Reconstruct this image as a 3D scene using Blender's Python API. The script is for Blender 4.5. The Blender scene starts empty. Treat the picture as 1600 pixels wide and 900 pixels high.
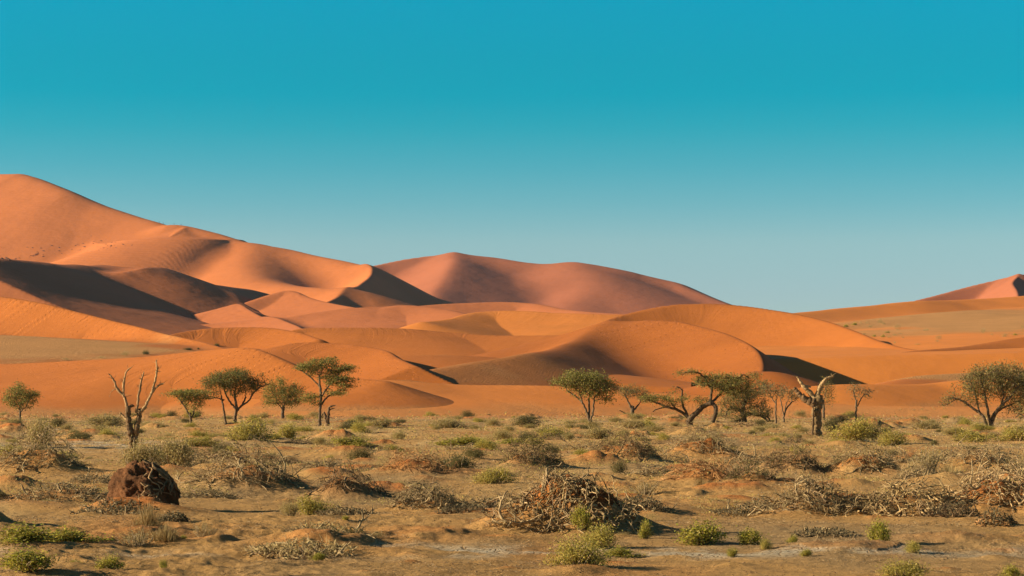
import bpy, math, random
import numpy as np

SC = bpy.context.scene
COL = SC.collection
R = math.radians

# ---------------------------------------------------------------- camera
F = 3555.6          # focal length in photograph pixels (80 mm on a 36 mm sensor, 1600 px wide)
HC = 2.5            # eye height
YH = 625.0          # image row of the horizon
cam = bpy.data.cameras.new('camera')
cam.lens = 80.0; cam.sensor_width = 36.0; cam.sensor_fit = 'HORIZONTAL'
cam.shift_y = (YH - 450.0) / 1600.0
cam.clip_start = 0.5; cam.clip_end = 30000.0
co = bpy.data.objects.new('camera', cam); COL.objects.link(co)
co.location = (0, 0, HC); co.rotation_euler = (R(90), 0, 0)
SC.camera = co

# ---------------------------------------------------------------- sun and sky
SUN_EL = 18.5
SUN_BEHIND = 4.0    # the sun stands to the left and this much behind the camera
sdir = np.array([-math.cos(R(SUN_EL)) * math.cos(R(SUN_BEHIND)),
                 -math.cos(R(SUN_EL)) * math.sin(R(SUN_BEHIND)), math.sin(R(SUN_EL))])
sl = bpy.data.lights.new('sun', 'SUN'); sl.energy = 5.0; sl.angle = R(0.5); sl.color = (1.0, 0.87, 0.66)
so = bpy.data.objects.new('sun', sl); COL.objects.link(so)
from mathutils import Vector, Matrix
so.rotation_euler = Vector(sdir).to_track_quat('Z', 'Y').to_euler()

wd = bpy.data.worlds.new('World'); SC.world = wd; wd.use_nodes = True
wn = wd.node_tree; wn.nodes.clear()
sky = wn.nodes.new('ShaderNodeTexSky'); sky.sky_type = 'NISHITA'; sky.sun_disc = False
sky.sun_elevation = R(SUN_EL); sky.sun_rotation = math.atan2(sdir[0], sdir[1])
sky.air_density = 1.0; sky.dust_density = 0.3; sky.ozone_density = 2.0; sky.altitude = 800
tc = wn.nodes.new('ShaderNodeTexCoord'); sp = wn.nodes.new('ShaderNodeSeparateXYZ')
rp = wn.nodes.new('ShaderNodeValToRGB'); mu = wn.nodes.new('ShaderNodeMix'); mu.data_type = 'RGBA'; mu.blend_type = 'MULTIPLY'
mu.inputs[0].default_value = 1.0
bg = wn.nodes.new('ShaderNodeBackground'); wo = wn.nodes.new('ShaderNodeOutputWorld')
wn.links.new(tc.outputs['Generated'], sp.inputs[0]); wn.links.new(sp.outputs['Z'], rp.inputs[0])
wn.links.new(sky.outputs[0], mu.inputs[6]); wn.links.new(rp.outputs[0], mu.inputs[7])
wn.links.new(mu.outputs[2], bg.inputs[0]); wn.links.new(bg.outputs[0], wo.inputs[0])
bg.inputs[1].default_value = 0.052
SKYRAMP = [(0.0, (0.809, 0.944, 1.085)), (0.0452, (0.809, 0.944, 1.085)), (0.0688, (0.8, 1.017, 1.04)), (0.0855, (0.506, 0.975, 1.002)), (0.1021, (0.261, 0.947, 0.975)), (0.1187, (0.077, 0.943, 0.954)), (0.1324, (0.001, 0.94, 0.964)), (0.1461, (0.0, 0.961, 0.978)), (0.1726, (0.0, 1.054, 1.09)), (0.4, (0.27, 0.5, 0.6)), (1.0, (0.52, 0.42, 0.48))]
#SKYRAMP-END
cr = rp.color_ramp
while len(cr.elements) > 1: cr.elements.remove(cr.elements[-1])
cr.elements[0].position = SKYRAMP[0][0]; cr.elements[0].color = (*SKYRAMP[0][1], 1)
for p_, c_ in SKYRAMP[1:]:
    e_ = cr.elements.new(p_); e_.color = (*c_, 1)

SC.view_settings.view_transform = 'Standard'; SC.view_settings.look = 'None'
SC.view_settings.exposure = 1.0; SC.view_settings.gamma = 1.0
SC.view_settings.use_curve_mapping = False
SC.cycles.volume_bounces = 0
SC.cycles.max_bounces = 5

# ---------------------------------------------------------------- helpers
def W(px, py, D):
    return ((px - 800.0) / F * D, D, HC + (YH - py) / F * D)

def GD(py):                     # distance of flat ground seen at an image row
    return HC * F / (py - YH)

def tagit(o, label=None, cat=None, group=None, kind=None):
    if label: o['label'] = label
    if cat: o['category'] = cat
    if group: o['group'] = group
    if kind: o['kind'] = kind
    return o

def mesh_np(name, V, Fq, mat, smooth=True, attrs=None):
    """V (n,3); Fq list of (m,k) index arrays"""
    me = bpy.data.meshes.new(name)
    if not isinstance(Fq, list): Fq = [Fq]
    Fq = [f for f in Fq if len(f)]
    me.vertices.add(len(V)); me.vertices.foreach_set('co', np.ascontiguousarray(V, dtype=np.float32).ravel())
    nl = sum(f.size for f in Fq); npoly = sum(len(f) for f in Fq)
    me.loops.add(nl); me.loops.foreach_set('vertex_index', np.concatenate([f.ravel() for f in Fq]).astype(np.int32))
    me.polygons.add(npoly)
    tot = np.concatenate([np.full(len(f), f.shape[1]) for f in Fq]); st = np.concatenate([[0], np.cumsum(tot)[:-1]])
    me.polygons.foreach_set('loop_start', st.astype(np.int32)); me.polygons.foreach_set('loop_total', tot.astype(np.int32))
    me.polygons.foreach_set('use_smooth', np.full(npoly, smooth))
    if attrs:
        for k, (typ, arr) in attrs.items():
            a = me.attributes.new(k, typ, 'POINT')
            if typ == 'FLOAT': a.data.foreach_set('value', np.asarray(arr, dtype=np.float32).ravel())
            elif typ == 'FLOAT_COLOR':
                c = np.ones((len(V), 4), dtype=np.float32); c[:, :3] = arr; a.data.foreach_set('color', c.ravel())
            else: a.data.foreach_set('vector', np.asarray(arr, dtype=np.float32).ravel())
    me.update(calc_edges=True); me.validate()
    if mat: me.materials.append(mat)
    return me

def ob(name, me, parent=None, loc=None):
    o = bpy.data.objects.new(name, me); COL.objects.link(o)
    if parent: o.parent = parent
    if loc is not None: o.location = loc
    return o

def _hash(ix, iy, seed):
    n = (ix.astype(np.int64) * 374761393 + iy.astype(np.int64) * 668265263 + seed * 982451653) & 0xffffffff
    n = ((n ^ (n >> 13)) * 1274126177) & 0xffffffff
    n = (n ^ (n >> 16)) & 0xffffffff
    return n
def noise2(x, y, seed=0):       # gradient noise, about -1..1
    ix = np.floor(x); iy = np.floor(y); fx = x - ix; fy = y - iy
    u = fx * fx * fx * (fx * (fx * 6 - 15) + 10); v = fy * fy * fy * (fy * (fy * 6 - 15) + 10)
    def g(dx, dy):
        a = _hash(ix + dx, iy + dy, seed) * (2 * math.pi / 4294967296.0)
        return np.cos(a) * (fx - dx) + np.sin(a) * (fy - dy)
    a = g(0, 0); b = g(1, 0); c = g(0, 1); d = g(1, 1)
    return 1.5 * ((a + (b - a) * u) * (1 - v) + (c + (d - c) * u) * v)
def fbm(x, y, octv=4, seed=0, gain=0.5):
    s = 0; a = 1
    for i in range(octv):
        s = s + a * noise2(x * 2 ** i, y * 2 ** i, seed + i * 17); a *= gain
    return s
def sstep(a, b, x):
    t = np.clip((x - a) / (b - a), 0, 1); return t * t * (3 - 2 * t)
def catmull(P, n):
    P = np.asarray(P, float); m = len(P)
    Q = np.vstack([2 * P[0] - P[1], P, 2 * P[-1] - P[-2]])
    out = []
    for i in range(m - 1):
        p0, p1, p2, p3 = Q[i:i + 4]
        t = np.linspace(0, 1, n, endpoint=False)[:, None]
        out.append(0.5 * (2 * p1 + (p2 - p0) * t + (2 * p0 - 5 * p1 + 4 * p2 - p3) * t ** 2 + (3 * p1 - p0 - 3 * p2 + p3) * t ** 3))
    out.append(P[-1:]); return np.vstack(out)

# ---------------------------------------------------------------- node material helper
class NT:
    def __init__(s, name):
        s.m = bpy.data.materials.new(name); s.m.use_nodes = True
        s.t = s.m.node_tree; s.t.nodes.clear()
        s.out = s.n('ShaderNodeOutputMaterial'); s.b = s.n('ShaderNodeBsdfPrincipled')
        s.b.inputs['Roughness'].default_value = 0.9; s.b.inputs['Specular IOR Level'].default_value = 0.12
        s.l(s.b.outputs[0], s.out.inputs['Surface'])
    def n(s, typ, **kw):
        nd = s.t.nodes.new(typ)
        for k, v in kw.items(): setattr(nd, k, v)
        return nd
    def l(s, a, b): s.t.links.new(a, b)
    def val(s, sock, v):
        if hasattr(v, 'links'): s.l(v, sock)
        else: sock.default_value = v
    def attr(s, name, out='Fac'):
        a = s.n('ShaderNodeAttribute', attribute_name=name); return a.outputs[out]
    def coord(s, which='Object'):
        return s.n('ShaderNodeTexCoord').outputs[which]
    def mapping(s, vec, scale=(1, 1, 1), rot=(0, 0, 0)):
        m = s.n('ShaderNodeMapping'); s.l(vec, m.inputs[0]); m.inputs['Scale'].default_value = scale; m.inputs['Rotation'].default_value = rot
        return m.outputs[0]
    def noise(s, vec, scale, detail=4, rough=0.5, dist=0.0, out='Fac'):
        n = s.n('ShaderNodeTexNoise'); s.l(vec, n.inputs['Vector']); n.inputs['Scale'].default_value = scale
        n.inputs['Detail'].default_value = detail; n.inputs['Roughness'].default_value = rough; n.inputs['Distortion'].default_value = dist
        return n.outputs[out]
    def ramp(s, fac, stops):
        r = s.n('ShaderNodeValToRGB'); s.l(fac, r.inputs[0]); e = r.color_ramp
        while len(e.elements) > 1: e.elements.remove(e.elements[-1])
        for i, (p, c) in enumerate(stops):
            el = e.elements[0] if i == 0 else e.elements.new(p)
            el.position = p; el.color = (*c, 1) if not np.isscalar(c) else (c, c, c, 1)
        return r.outputs[0]
    def mix(s, fac, a, b, blend='MIX'):
        m = s.n('ShaderNodeMix', data_type='RGBA', blend_type=blend); s.val(m.inputs[0], fac)
        for sock, v in ((m.inputs[6], a), (m.inputs[7], b)):
            if hasattr(v, 'links'): s.l(v, sock)
            else: sock.default_value = (*v, 1)
        return m.outputs[2]
    def math(s, op, a, b=0.0, c=None):
        m = s.n('ShaderNodeMath', operation=op); s.val(m.inputs[0], a); s.val(m.inputs[1], b)
        if c is not None: s.val(m.inputs[2], c)
        return m.outputs[0]
    def bump(s, h, dist, strength=1.0, prev=None):
        b = s.n('ShaderNodeBump'); s.l(h, b.inputs['Height']); b.inputs['Distance'].default_value = dist
        s.val(b.inputs['Strength'], strength)
        if prev is not None: s.l(prev, b.inputs['Normal'])
        return b.outputs[0]
# ---------------------------------------------------------------- dunes
def sand_material(name, ripple, streak, far=False):
    s = NT(name)
    c = s.coord('Object')
    col = s.attr('tint', 'Color')
    n1 = s.noise(c, 0.05 if not far else 0.012, 5, 0.55)
    col = s.mix(1.0, col, s.ramp(n1, [(0.3, 0.93), (0.7, 1.07)]), 'MULTIPLY')
    n2 = s.noise(c, 3.0 if not far else 0.25, 3, 0.7)
    col = s.mix(1.0, col, s.ramp(n2, [(0.3, 0.95), (0.7, 1.05)]), 'MULTIPLY')
    s.l(col, s.b.inputs['Base Color'])
    gr = s.attr('gravel')
    # grooves running down the slip faces, laid out along each crest
    st = s.attr('streak', 'Vector')
    sn = s.noise(s.mapping(st, (1, 0.045, 1)), 0.45 if not far else 0.09, 4, 0.65)
    sep = s.n('ShaderNodeSeparateXYZ'); s.l(st, sep.inputs[0])
    nrm = s.bump(sn, streak * 1.0, s.math('MULTIPLY', sep.outputs[2], 1.0))
    # wind ripples
    wv = s.n('ShaderNodeTexWave', wave_type='BANDS', bands_direction='X')
    s.l(s.mapping(c, (1, 0.35, 0.4), (0, 0, 0.35)), wv.inputs[0]); wv.inputs['Scale'].default_value = 0.55 if not far else 0.05
    wv.inputs['Distortion'].default_value = 5; wv.inputs['Detail'].default_value = 2; wv.inputs['Detail Scale'].default_value = 0.7
    pm = s.ramp(s.noise(c, 0.03 if not far else 0.006, 2), [(0.45, 0.0), (0.65, 1.0)])
    nrm = s.bump(wv.outputs[1], ripple, s.math('MULTIPLY', s.math('MULTIPLY', pm, gr), 0.4 if not far else 0.0), nrm)
    g2 = s.noise(c, 0.9 if not far else 0.12, 6, 0.72)
    nrm = s.bump(g2, 0.55 if not far else 3.0, s.math('MULTIPLY', gr, 1.0), nrm)
    g3 = s.noise(c, 0.22 if not far else 0.03, 5, 0.6)
    nrm = s.bump(g3, 0.5 if not far else 3.5, 0.35, nrm)
    s.l(nrm, s.b.inputs['Normal'])
    return s.m
M_SAND = sand_material('dune_sand_near', 0.12, 1.0)
M_SANDF = sand_material('dune_sand_far', 0.8, 5.0, True)

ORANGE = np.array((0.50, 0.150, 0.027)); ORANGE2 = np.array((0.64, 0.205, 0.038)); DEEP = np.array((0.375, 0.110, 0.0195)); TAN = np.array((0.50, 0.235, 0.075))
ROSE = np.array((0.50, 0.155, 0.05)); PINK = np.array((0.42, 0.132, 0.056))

def segs(pts, n=12):
    P = catmull([W(*p[:3]) for p in pts], n); return P
def lerp_param(vals, pts, n=12):
    # a slope given as a number, or as one number per control point
    m = len(pts); N = (m - 1) * n + 1
    if np.isscalar(vals): return np.full(N, float(vals))
    return np.interp(np.linspace(0, m - 1, N), np.arange(m), vals)

def dune(px0, px1, D0, D1, crests, col, mat, cols=None, rows=260, k=1.5, base=-4.0, tans=(), und=0.4, undl=60.0, seed=1, foot=0.0, cap=0.4):
    """one dune as a height field: crests = list of (points, slope_back, slope_front, round, toe)"""
    cols = cols or int((px1 - px0) / 1.7)
    u = np.linspace((px0 - 800) / F, (px1 - 800) / F, cols); d = np.linspace(D0, D1, rows)
    Y = np.repeat(d[:, None], cols, 1).astype(np.float32); X = (d[:, None] * u[None, :]).astype(np.float32)
    H = np.full(X.shape, base, np.float32); SV = np.zeros(X.shape + (3,), np.float32)
    bestS = np.full(X.shape, -1e9, np.float32)
    for cr_ in crests:
        pts, sb, sf, rd, toe = cr_[:5]
        stk = cr_[5] if len(cr_) > 5 else 0.0
        P = segs(pts); SB = lerp_param(sb, pts); SF = lerp_param(sf, pts)
        TO = lerp_param(toe, pts)
        h = np.full(X.shape, -1e9, np.float32); T = np.zeros_like(X); DD = np.zeros_like(X); SG = np.zeros_like(X)
        L = 0.0
        for i in range(len(P) - 1):
            a = P[i]; b = P[i + 1]; ex = b[0] - a[0]; ey = b[1] - a[1]; ll = ex * ex + ey * ey + 1e-9; le = math.sqrt(ll)
            qx = X - a[0]; qy = Y - a[1]
            t = np.clip((qx * ex + qy * ey) / ll, 0, 1)
            rx = qx - t * ex; ry = qy - t * ey
            ds = np.sqrt(rx * rx + ry * ry) + 1e-6
            sn = np.clip((ex * ry - ey * rx) / (le * ds), -1, 1)      # +1: far side of the crest
            w = 0.5 + 0.5 * sn
            s_ = w * (SB[i] + (SB[i + 1] - SB[i]) * t) + (1 - w) * (SF[i] + (SF[i + 1] - SF[i]) * t)
            de = np.sqrt(ds * ds + rd * rd) - rd if rd > 0 else ds
            to = TO[i]
            if to > 0.45 * a[2]: to = max(to, a[2] + 1.5)       # reaches the ground; smaller toes are spurs
            s_ = s_ * 1.15; d1 = 2 * to / s_; dc = np.minimum(de, d1)
            z = a[2] + (b[2] - a[2]) * t - (s_ * dc - s_ * s_ * dc * dc / (4 * to)) - 0.5 * (de - dc)
            m = z > h
            h = np.where(m, z, h)
            if stk > 0:
                T = np.where(m, L + t * le, T); DD = np.where(m, ds, DD); SG = np.where(m, sn, SG)
            L += le
        if stk > 0:
            mk = stk * sstep(0.2, -0.3, SG) * sstep(0.0, 1.5, DD) * np.exp(-DD / (toe if np.isscalar(toe) else np.mean(toe)) * 0.5)
            mm = (h > bestS)
            SV[..., 0] = np.where(mm, T, SV[..., 0]); SV[..., 1] = np.where(mm, DD, SV[..., 1]); SV[..., 2] = np.where(mm, mk, SV[..., 2])
        else:
            mm = h > bestS; SV[..., 2] = np.where(mm, 0, SV[..., 2])
        bestS = np.maximum(bestS, h)
        kk = cr_[6] if len(cr_) > 6 else k                 # smooth maximum
        dif = np.clip(0.5 + 0.5 * (h - H) / kk, 0, 1)
        H = H + (h - H) * dif + kk * dif * (1 - dif)
    H = H + und * fbm(X / undl, Y / undl / 1.6, 3, seed).astype(np.float32) * sstep(-2, 4, H)
    C = np.empty(X.shape + (3,), np.float32); C[:] = col
    v = fbm(X / (undl * 1.5), Y / (undl * 3), 3, seed + 5)
    C *= (1 + 0.06 * v)[..., None]
    G = np.zeros_like(X)
    if foot > 0:
        m = foot * sstep(2.2, 0.5, H + 0.7 * fbm(X / 14, Y / 30, 4, seed + 3))
        C = C * (1 - m[..., None]) + TAN * m[..., None]; G = np.maximum(G, m * 0.8)
    for (tx, ty, tD, rx, ry, amt) in tans:              # patches of pale gravelly sand
        cx, cy, _ = W(tx, ty, tD)
        q = np.sqrt(((X - cx) / rx) ** 2 + ((Y - cy) / ry) ** 2) + 0.35 * fbm(X / rx * 1.6, Y / ry * 1.6, 4, seed + 9)
        m = amt * sstep(1.15, 0.65, q)
        C = C * (1 - m[..., None]) + TAN * m[..., None]; G = np.maximum(G, m)
    fu = np.linspace(0, 1, cols)[None, :]; fr = np.linspace(0, 1, rows)[:, None]
    H = np.minimum(H, base + (Y - D0) * cap)
    V = np.stack([X, Y, H], -1).reshape(-1, 3)
    idx = np.arange(rows * cols).reshape(rows, cols)
    q = np.stack([idx[:-1, :-1], idx[:-1, 1:], idx[1:, 1:], idx[1:, :-1]], -1).reshape(-1, 4)
    keep = (H.ravel()[q].max(1) > base + 0.4)
    q = q[keep]; used = np.unique(q); mp = np.zeros(len(V), np.int64); mp[used] = np.arange(len(used))
    me = mesh_np('sand_dune', V[used], mp[q], mat, True, {'tint': ('FLOAT_COLOR', C.reshape(-1, 3)[used]),
        'streak': ('FLOAT_VECTOR', SV.reshape(-1, 3)[used]), 'gravel': ('FLOAT', G.ravel()[used])})
    o = ob('sand_dune', me); o['kind'] = 'structure'
    return o

# each crest: ([(px, py, distance)...], slope of far/right side, slope of near/left side, rounding, toe height, grooves)
# --- low front dune on the left
dune(-260, 1000, 290, 560, [
    ([(-300, 575, 480), (0, 567, 462), (130, 561, 450), (240, 554, 440), (330, 546, 430), (385, 543, 420), (412, 549, 411), (440, 561, 403), (470, 574, 396), (530, 588, 388), (600, 596, 380)],
     [.5, .5, .5, .5, .5, .5, .5, .45, .38, .33, .3], [.13, .13, .14, .16, .2, .26, .3, .3, .25, .2, .15], 1.0, 14.0, 0.8)],
    ORANGE, M_SAND, seed=3, k=2.0, foot=0.75)
# --- flat apron across the middle
dune(380, 1330, 290, 520, [
    ([(400, 600, 400), (560, 592, 402), (700, 598, 404), (860, 604, 405), (1000, 613, 402), (1150, 622, 396), (1300, 630, 390)], 0.3, 0.12, 3.0, 9.0)],
    ORANGE2, M_SAND, seed=4, foot=0.5)
# --- apron on the right
dune(1120, 1900, 290, 560, [
    ([(1180, 625, 400), (1240, 610, 408), (1300, 602, 412), (1380, 600, 418), (1450, 598, 425), (1520, 592, 430), (1600, 590, 440), (1800, 585, 460)], 0.3, 0.2, 3.0, 14.0),
    ([(1240, 627, 362), (1330, 632, 358), (1450, 634, 355), (1600, 634, 355), (1850, 632, 355)], 0.10, 0.08, 2.0, 6.0)],
    ORANGE2, M_SAND, seed=5, foot=0.6)
# --- the big dune in the centre
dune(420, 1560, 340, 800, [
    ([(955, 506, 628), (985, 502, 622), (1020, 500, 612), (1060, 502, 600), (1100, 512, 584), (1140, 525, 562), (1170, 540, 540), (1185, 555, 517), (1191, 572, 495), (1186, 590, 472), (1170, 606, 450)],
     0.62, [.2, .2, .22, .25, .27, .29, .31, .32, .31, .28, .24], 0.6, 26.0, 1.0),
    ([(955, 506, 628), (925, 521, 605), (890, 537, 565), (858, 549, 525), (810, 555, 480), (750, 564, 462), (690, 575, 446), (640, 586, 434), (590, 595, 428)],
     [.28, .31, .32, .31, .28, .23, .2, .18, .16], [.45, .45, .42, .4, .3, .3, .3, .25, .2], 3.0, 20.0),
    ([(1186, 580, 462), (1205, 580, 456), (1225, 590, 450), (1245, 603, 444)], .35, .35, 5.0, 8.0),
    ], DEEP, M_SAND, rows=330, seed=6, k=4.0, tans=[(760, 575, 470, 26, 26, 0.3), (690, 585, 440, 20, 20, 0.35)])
# --- dune behind it, its crest running down to the right
dune(830, 1860, 400, 1000, [
    ([(900, 524, 735), (935, 506, 760), (973, 491, 778), (1040, 477, 790), (1090, 474, 792), (1130, 475, 790), (1180, 480, 780), (1230, 488, 765), (1280, 499, 745), (1330, 516, 715), (1370, 532, 685), (1410, 542, 655), (1450, 549, 625)],
     [.4, .4, .4, .4, .4, .4, .45, .5, .55, .6, .6, .6, .5], [.36, .36, .36, .36, .36, .34, .34, .36, .38, .4, .4, .35, .3], 1.0, 30.0, 0.22),
    ([(1310, 566, 575), (1360, 556, 590), (1440, 548, 610), (1500, 542, 625), (1560, 533, 640), (1620, 526, 650), (1740, 515, 660)],
     .35, [.3, .16, .16, .24, .22, .16, .15], 3.0, 20.0)],
    ORANGE * .86, M_SAND, rows=300, seed=7, k=3.0, tans=[(1470, 585, 570, 45, 16, 0.6)])
# --- low fold in front, right
dune(1260, 1960, 340, 640, [
    ([(1340, 612, 430), (1400, 597, 460), (1440, 587, 490), (1520, 579, 515), (1640, 572, 530), (1900, 565, 530)], .25, .12, 4.0, 14.0)],
    ORANGE, M_SAND, rows=150, seed=8, tans=[(1430, 587, 505, 60, 30, 0.9)])
# --- plain with bushes and its brown ridge, far right
dune(1100, 2000, 520, 1500, [
    ([(1160, 494, 1150), (1245, 489, 1180), (1330, 480, 1220), (1430, 471, 1260), (1500, 468, 1290), (1600, 462, 1320), (1700, 455, 1350), (1900, 450, 1400)], .3, [.2, .2, .2, .22, .2, .2, .2, .2], 4.0, 22.0),
    ([(1280, 510, 980), (1400, 497, 1040), (1500, 487, 1090), (1600, 480, 1140), (1750, 470, 1180), (1900, 462, 1200)], .1, [.09, .08, .07, .07, .07, .07], 10.0, 60.0)],
    ORANGE2, M_SAND, rows=260, seed=9, k=6.0, tans=[(1540, 515, 960, 60, 170, 1.0), (1400, 525, 860, 40, 60, 0.7), (1600, 490, 1040, 60, 80, 0.9)])
# --- far right pink dune
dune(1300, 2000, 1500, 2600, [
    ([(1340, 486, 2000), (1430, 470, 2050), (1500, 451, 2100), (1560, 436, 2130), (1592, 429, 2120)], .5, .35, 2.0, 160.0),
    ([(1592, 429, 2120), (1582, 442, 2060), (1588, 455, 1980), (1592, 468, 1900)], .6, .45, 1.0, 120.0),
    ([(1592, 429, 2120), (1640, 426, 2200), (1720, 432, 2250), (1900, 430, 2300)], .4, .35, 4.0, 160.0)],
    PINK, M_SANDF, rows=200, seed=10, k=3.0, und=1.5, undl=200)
# --- middle: dune with a curled crest and a shaded lee
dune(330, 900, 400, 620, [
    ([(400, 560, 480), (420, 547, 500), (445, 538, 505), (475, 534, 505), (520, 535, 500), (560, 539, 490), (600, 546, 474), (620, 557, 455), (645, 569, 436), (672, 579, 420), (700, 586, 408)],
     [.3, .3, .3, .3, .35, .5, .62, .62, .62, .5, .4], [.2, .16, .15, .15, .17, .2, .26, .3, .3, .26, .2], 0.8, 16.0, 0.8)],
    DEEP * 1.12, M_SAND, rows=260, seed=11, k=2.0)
# --- middle: broad dune behind
dune(380, 1080, 440, 820, [
    ([(420, 532, 640), (450, 520, 660), (480, 513, 670), (560, 513, 672), (640, 514, 675), (700, 518, 675), (760, 523, 670), (830, 525, 665), (900, 526, 660), (1000, 530, 650)],
     .4, [.3, .26, .22, .16, .14, .13, .13, .13, .13, .13], 2.0, 22.0, 0.3),
    ([(590, 562, 500), (640, 557, 505), (700, 556, 512), (760, 558, 516), (800, 562, 520)], .1, [.14, .12, .12, .2, .4], 6.0, 14.0)],
    ORANGE, M_SAND, rows=220, seed=12, k=3.0, tans=[(655, 549, 575, 18, 30, 0.7)])
# --- small bright crest left of it
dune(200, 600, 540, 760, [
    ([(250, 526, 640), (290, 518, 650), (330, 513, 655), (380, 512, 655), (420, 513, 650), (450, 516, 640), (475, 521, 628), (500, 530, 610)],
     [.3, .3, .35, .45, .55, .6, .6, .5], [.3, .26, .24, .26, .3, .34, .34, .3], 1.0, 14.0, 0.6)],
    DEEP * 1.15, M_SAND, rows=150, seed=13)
# --- dune in front of the far ridge, centre
dune(600, 1150, 760, 1150, [
    ([(660, 503, 860), (700, 498, 900), (735, 489, 930), (770, 486, 940), (820, 485, 940), (870, 488, 935), (930, 490, 930), (1010, 493, 930), (1100, 500, 930)],
     [.3, .4, .4, .4, .35, .3, .3, .3, .3], [.2, .2, .22, .22, .2, .18, .16, .15, .15], 2.0, 26.0, 0.3)],
    ORANGE2, M_SAND, rows=180, seed=14, k=4.0)
# --- long slip face on the left with the tan bowl below it
dune(-300, 480, 435, 800, [
    ([(-300, 440, 760), (-120, 450, 740), (0, 463, 715), (60, 473, 700), (120, 487, 683), (200, 507, 655), (260, 522, 625), (310, 535, 595), (345, 546, 565), (380, 556, 535)],
     .6, [.5, .5, .5, .5, .5, .5, .5, .5, .45, .3], 0.6, [13, 13, 14, 14, 13, 11, 10, 9, 8, 6], 1.0),
    ([(-300, 515, 640), (-100, 520, 630), (0, 524, 620), (100, 534, 600), (200, 545, 570), (300, 556, 540)], .05, .07, 6.0, 30.0)],
    ORANGE * .88, M_SAND, rows=240, seed=15, k=2.0, tans=[(60, 545, 545, 34, 75, 1.0), (-60, 545, 560, 30, 60, 1.0)])

# --- brown shadowed dunes, left distance
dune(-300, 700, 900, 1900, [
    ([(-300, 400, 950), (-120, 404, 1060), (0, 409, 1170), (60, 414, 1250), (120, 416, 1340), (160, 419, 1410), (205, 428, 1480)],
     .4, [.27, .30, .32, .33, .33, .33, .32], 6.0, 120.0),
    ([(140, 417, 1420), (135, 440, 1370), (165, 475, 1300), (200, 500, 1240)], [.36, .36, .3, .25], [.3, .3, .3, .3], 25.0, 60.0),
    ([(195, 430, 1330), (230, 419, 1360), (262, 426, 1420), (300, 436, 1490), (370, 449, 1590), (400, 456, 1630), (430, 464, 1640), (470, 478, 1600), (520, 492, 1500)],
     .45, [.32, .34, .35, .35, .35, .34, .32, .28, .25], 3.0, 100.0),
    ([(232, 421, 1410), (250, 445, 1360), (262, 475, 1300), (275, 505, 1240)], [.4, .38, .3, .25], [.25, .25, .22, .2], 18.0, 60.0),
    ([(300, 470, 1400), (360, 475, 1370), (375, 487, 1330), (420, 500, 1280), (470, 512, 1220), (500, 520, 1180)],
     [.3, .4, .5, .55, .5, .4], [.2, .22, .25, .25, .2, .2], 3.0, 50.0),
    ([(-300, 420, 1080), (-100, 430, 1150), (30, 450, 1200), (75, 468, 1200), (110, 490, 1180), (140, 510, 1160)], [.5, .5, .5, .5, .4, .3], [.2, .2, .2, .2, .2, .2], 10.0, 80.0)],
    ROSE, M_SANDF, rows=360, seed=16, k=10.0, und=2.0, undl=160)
# --- rosy floor between the ranges
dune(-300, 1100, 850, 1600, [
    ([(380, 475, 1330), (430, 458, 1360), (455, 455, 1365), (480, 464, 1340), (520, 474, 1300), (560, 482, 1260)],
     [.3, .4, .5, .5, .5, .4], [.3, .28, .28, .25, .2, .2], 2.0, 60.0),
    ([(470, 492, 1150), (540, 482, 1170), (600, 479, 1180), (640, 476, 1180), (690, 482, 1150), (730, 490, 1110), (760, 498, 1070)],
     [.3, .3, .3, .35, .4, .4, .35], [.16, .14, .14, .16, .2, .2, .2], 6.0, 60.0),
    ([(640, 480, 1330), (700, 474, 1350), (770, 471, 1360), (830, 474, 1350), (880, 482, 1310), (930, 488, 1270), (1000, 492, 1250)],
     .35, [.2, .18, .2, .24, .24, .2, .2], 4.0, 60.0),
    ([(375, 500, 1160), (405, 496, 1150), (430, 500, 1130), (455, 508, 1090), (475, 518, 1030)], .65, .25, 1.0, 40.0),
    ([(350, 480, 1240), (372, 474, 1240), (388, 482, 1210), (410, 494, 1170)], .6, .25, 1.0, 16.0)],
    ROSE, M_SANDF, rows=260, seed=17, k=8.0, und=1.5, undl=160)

# --- the tall dune on the left
dune(-400, 960, 1650, 3300, [
    ([(-420, 285, 3150), (-200, 275, 3010), (0, 272, 2850), (40, 275, 2815), (100, 300, 2740), (150, 320, 2700), (200, 338, 2660), (240, 351, 2620), (268, 361, 2590)],
     .5, [.42, .42, .42, .42, .42, .42, .42, .42, .42], 16.0, 400.0),
    ([(262, 362, 2580), (235, 377, 2553), (205, 395, 2520), (175, 413, 2487)], .45, .35, 3.0, 16.0),
    ([(268, 361, 2590), (290, 357, 2580), (330, 366, 2560), (360, 375, 2540), (400, 386, 2510), (450, 393, 2490), (500, 401, 2450), (540, 409, 2410), (572, 416, 2380)],
     .5, [.5, .5, .46, .44, .42, .42, .42, .42, .42], 14.0, 300.0),
    ([(200, 430, 2375), (206, 413, 2405), (226, 396, 2452), (257, 377, 2510), (288, 358, 2565)], .35, [.66, .66, .62, .55, .4], 2.0, [44, 42, 36, 26, 14], 0, 2.0),
    ([(572, 416, 2380), (580, 418, 2350), (578, 430, 2270), (563, 446, 2170), (540, 460, 2080), (515, 470, 2000), (480, 478, 1930)],
     .62, [.42, .44, .46, .44, .4, .36, .3], 2.0, 200.0, 0.3),
    ([(400, 386, 2510), (395, 410, 2400), (400, 430, 2290), (440, 444, 2190), (500, 452, 2120), (545, 455, 2090)], [.3, .3, .34, .3, .25, .25], .4, 25.0, 120.0)],
    np.array((0.54, 0.165, 0.045)), M_SANDF, rows=620, seed=18, k=12.0, und=2.5, undl=220)
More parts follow.
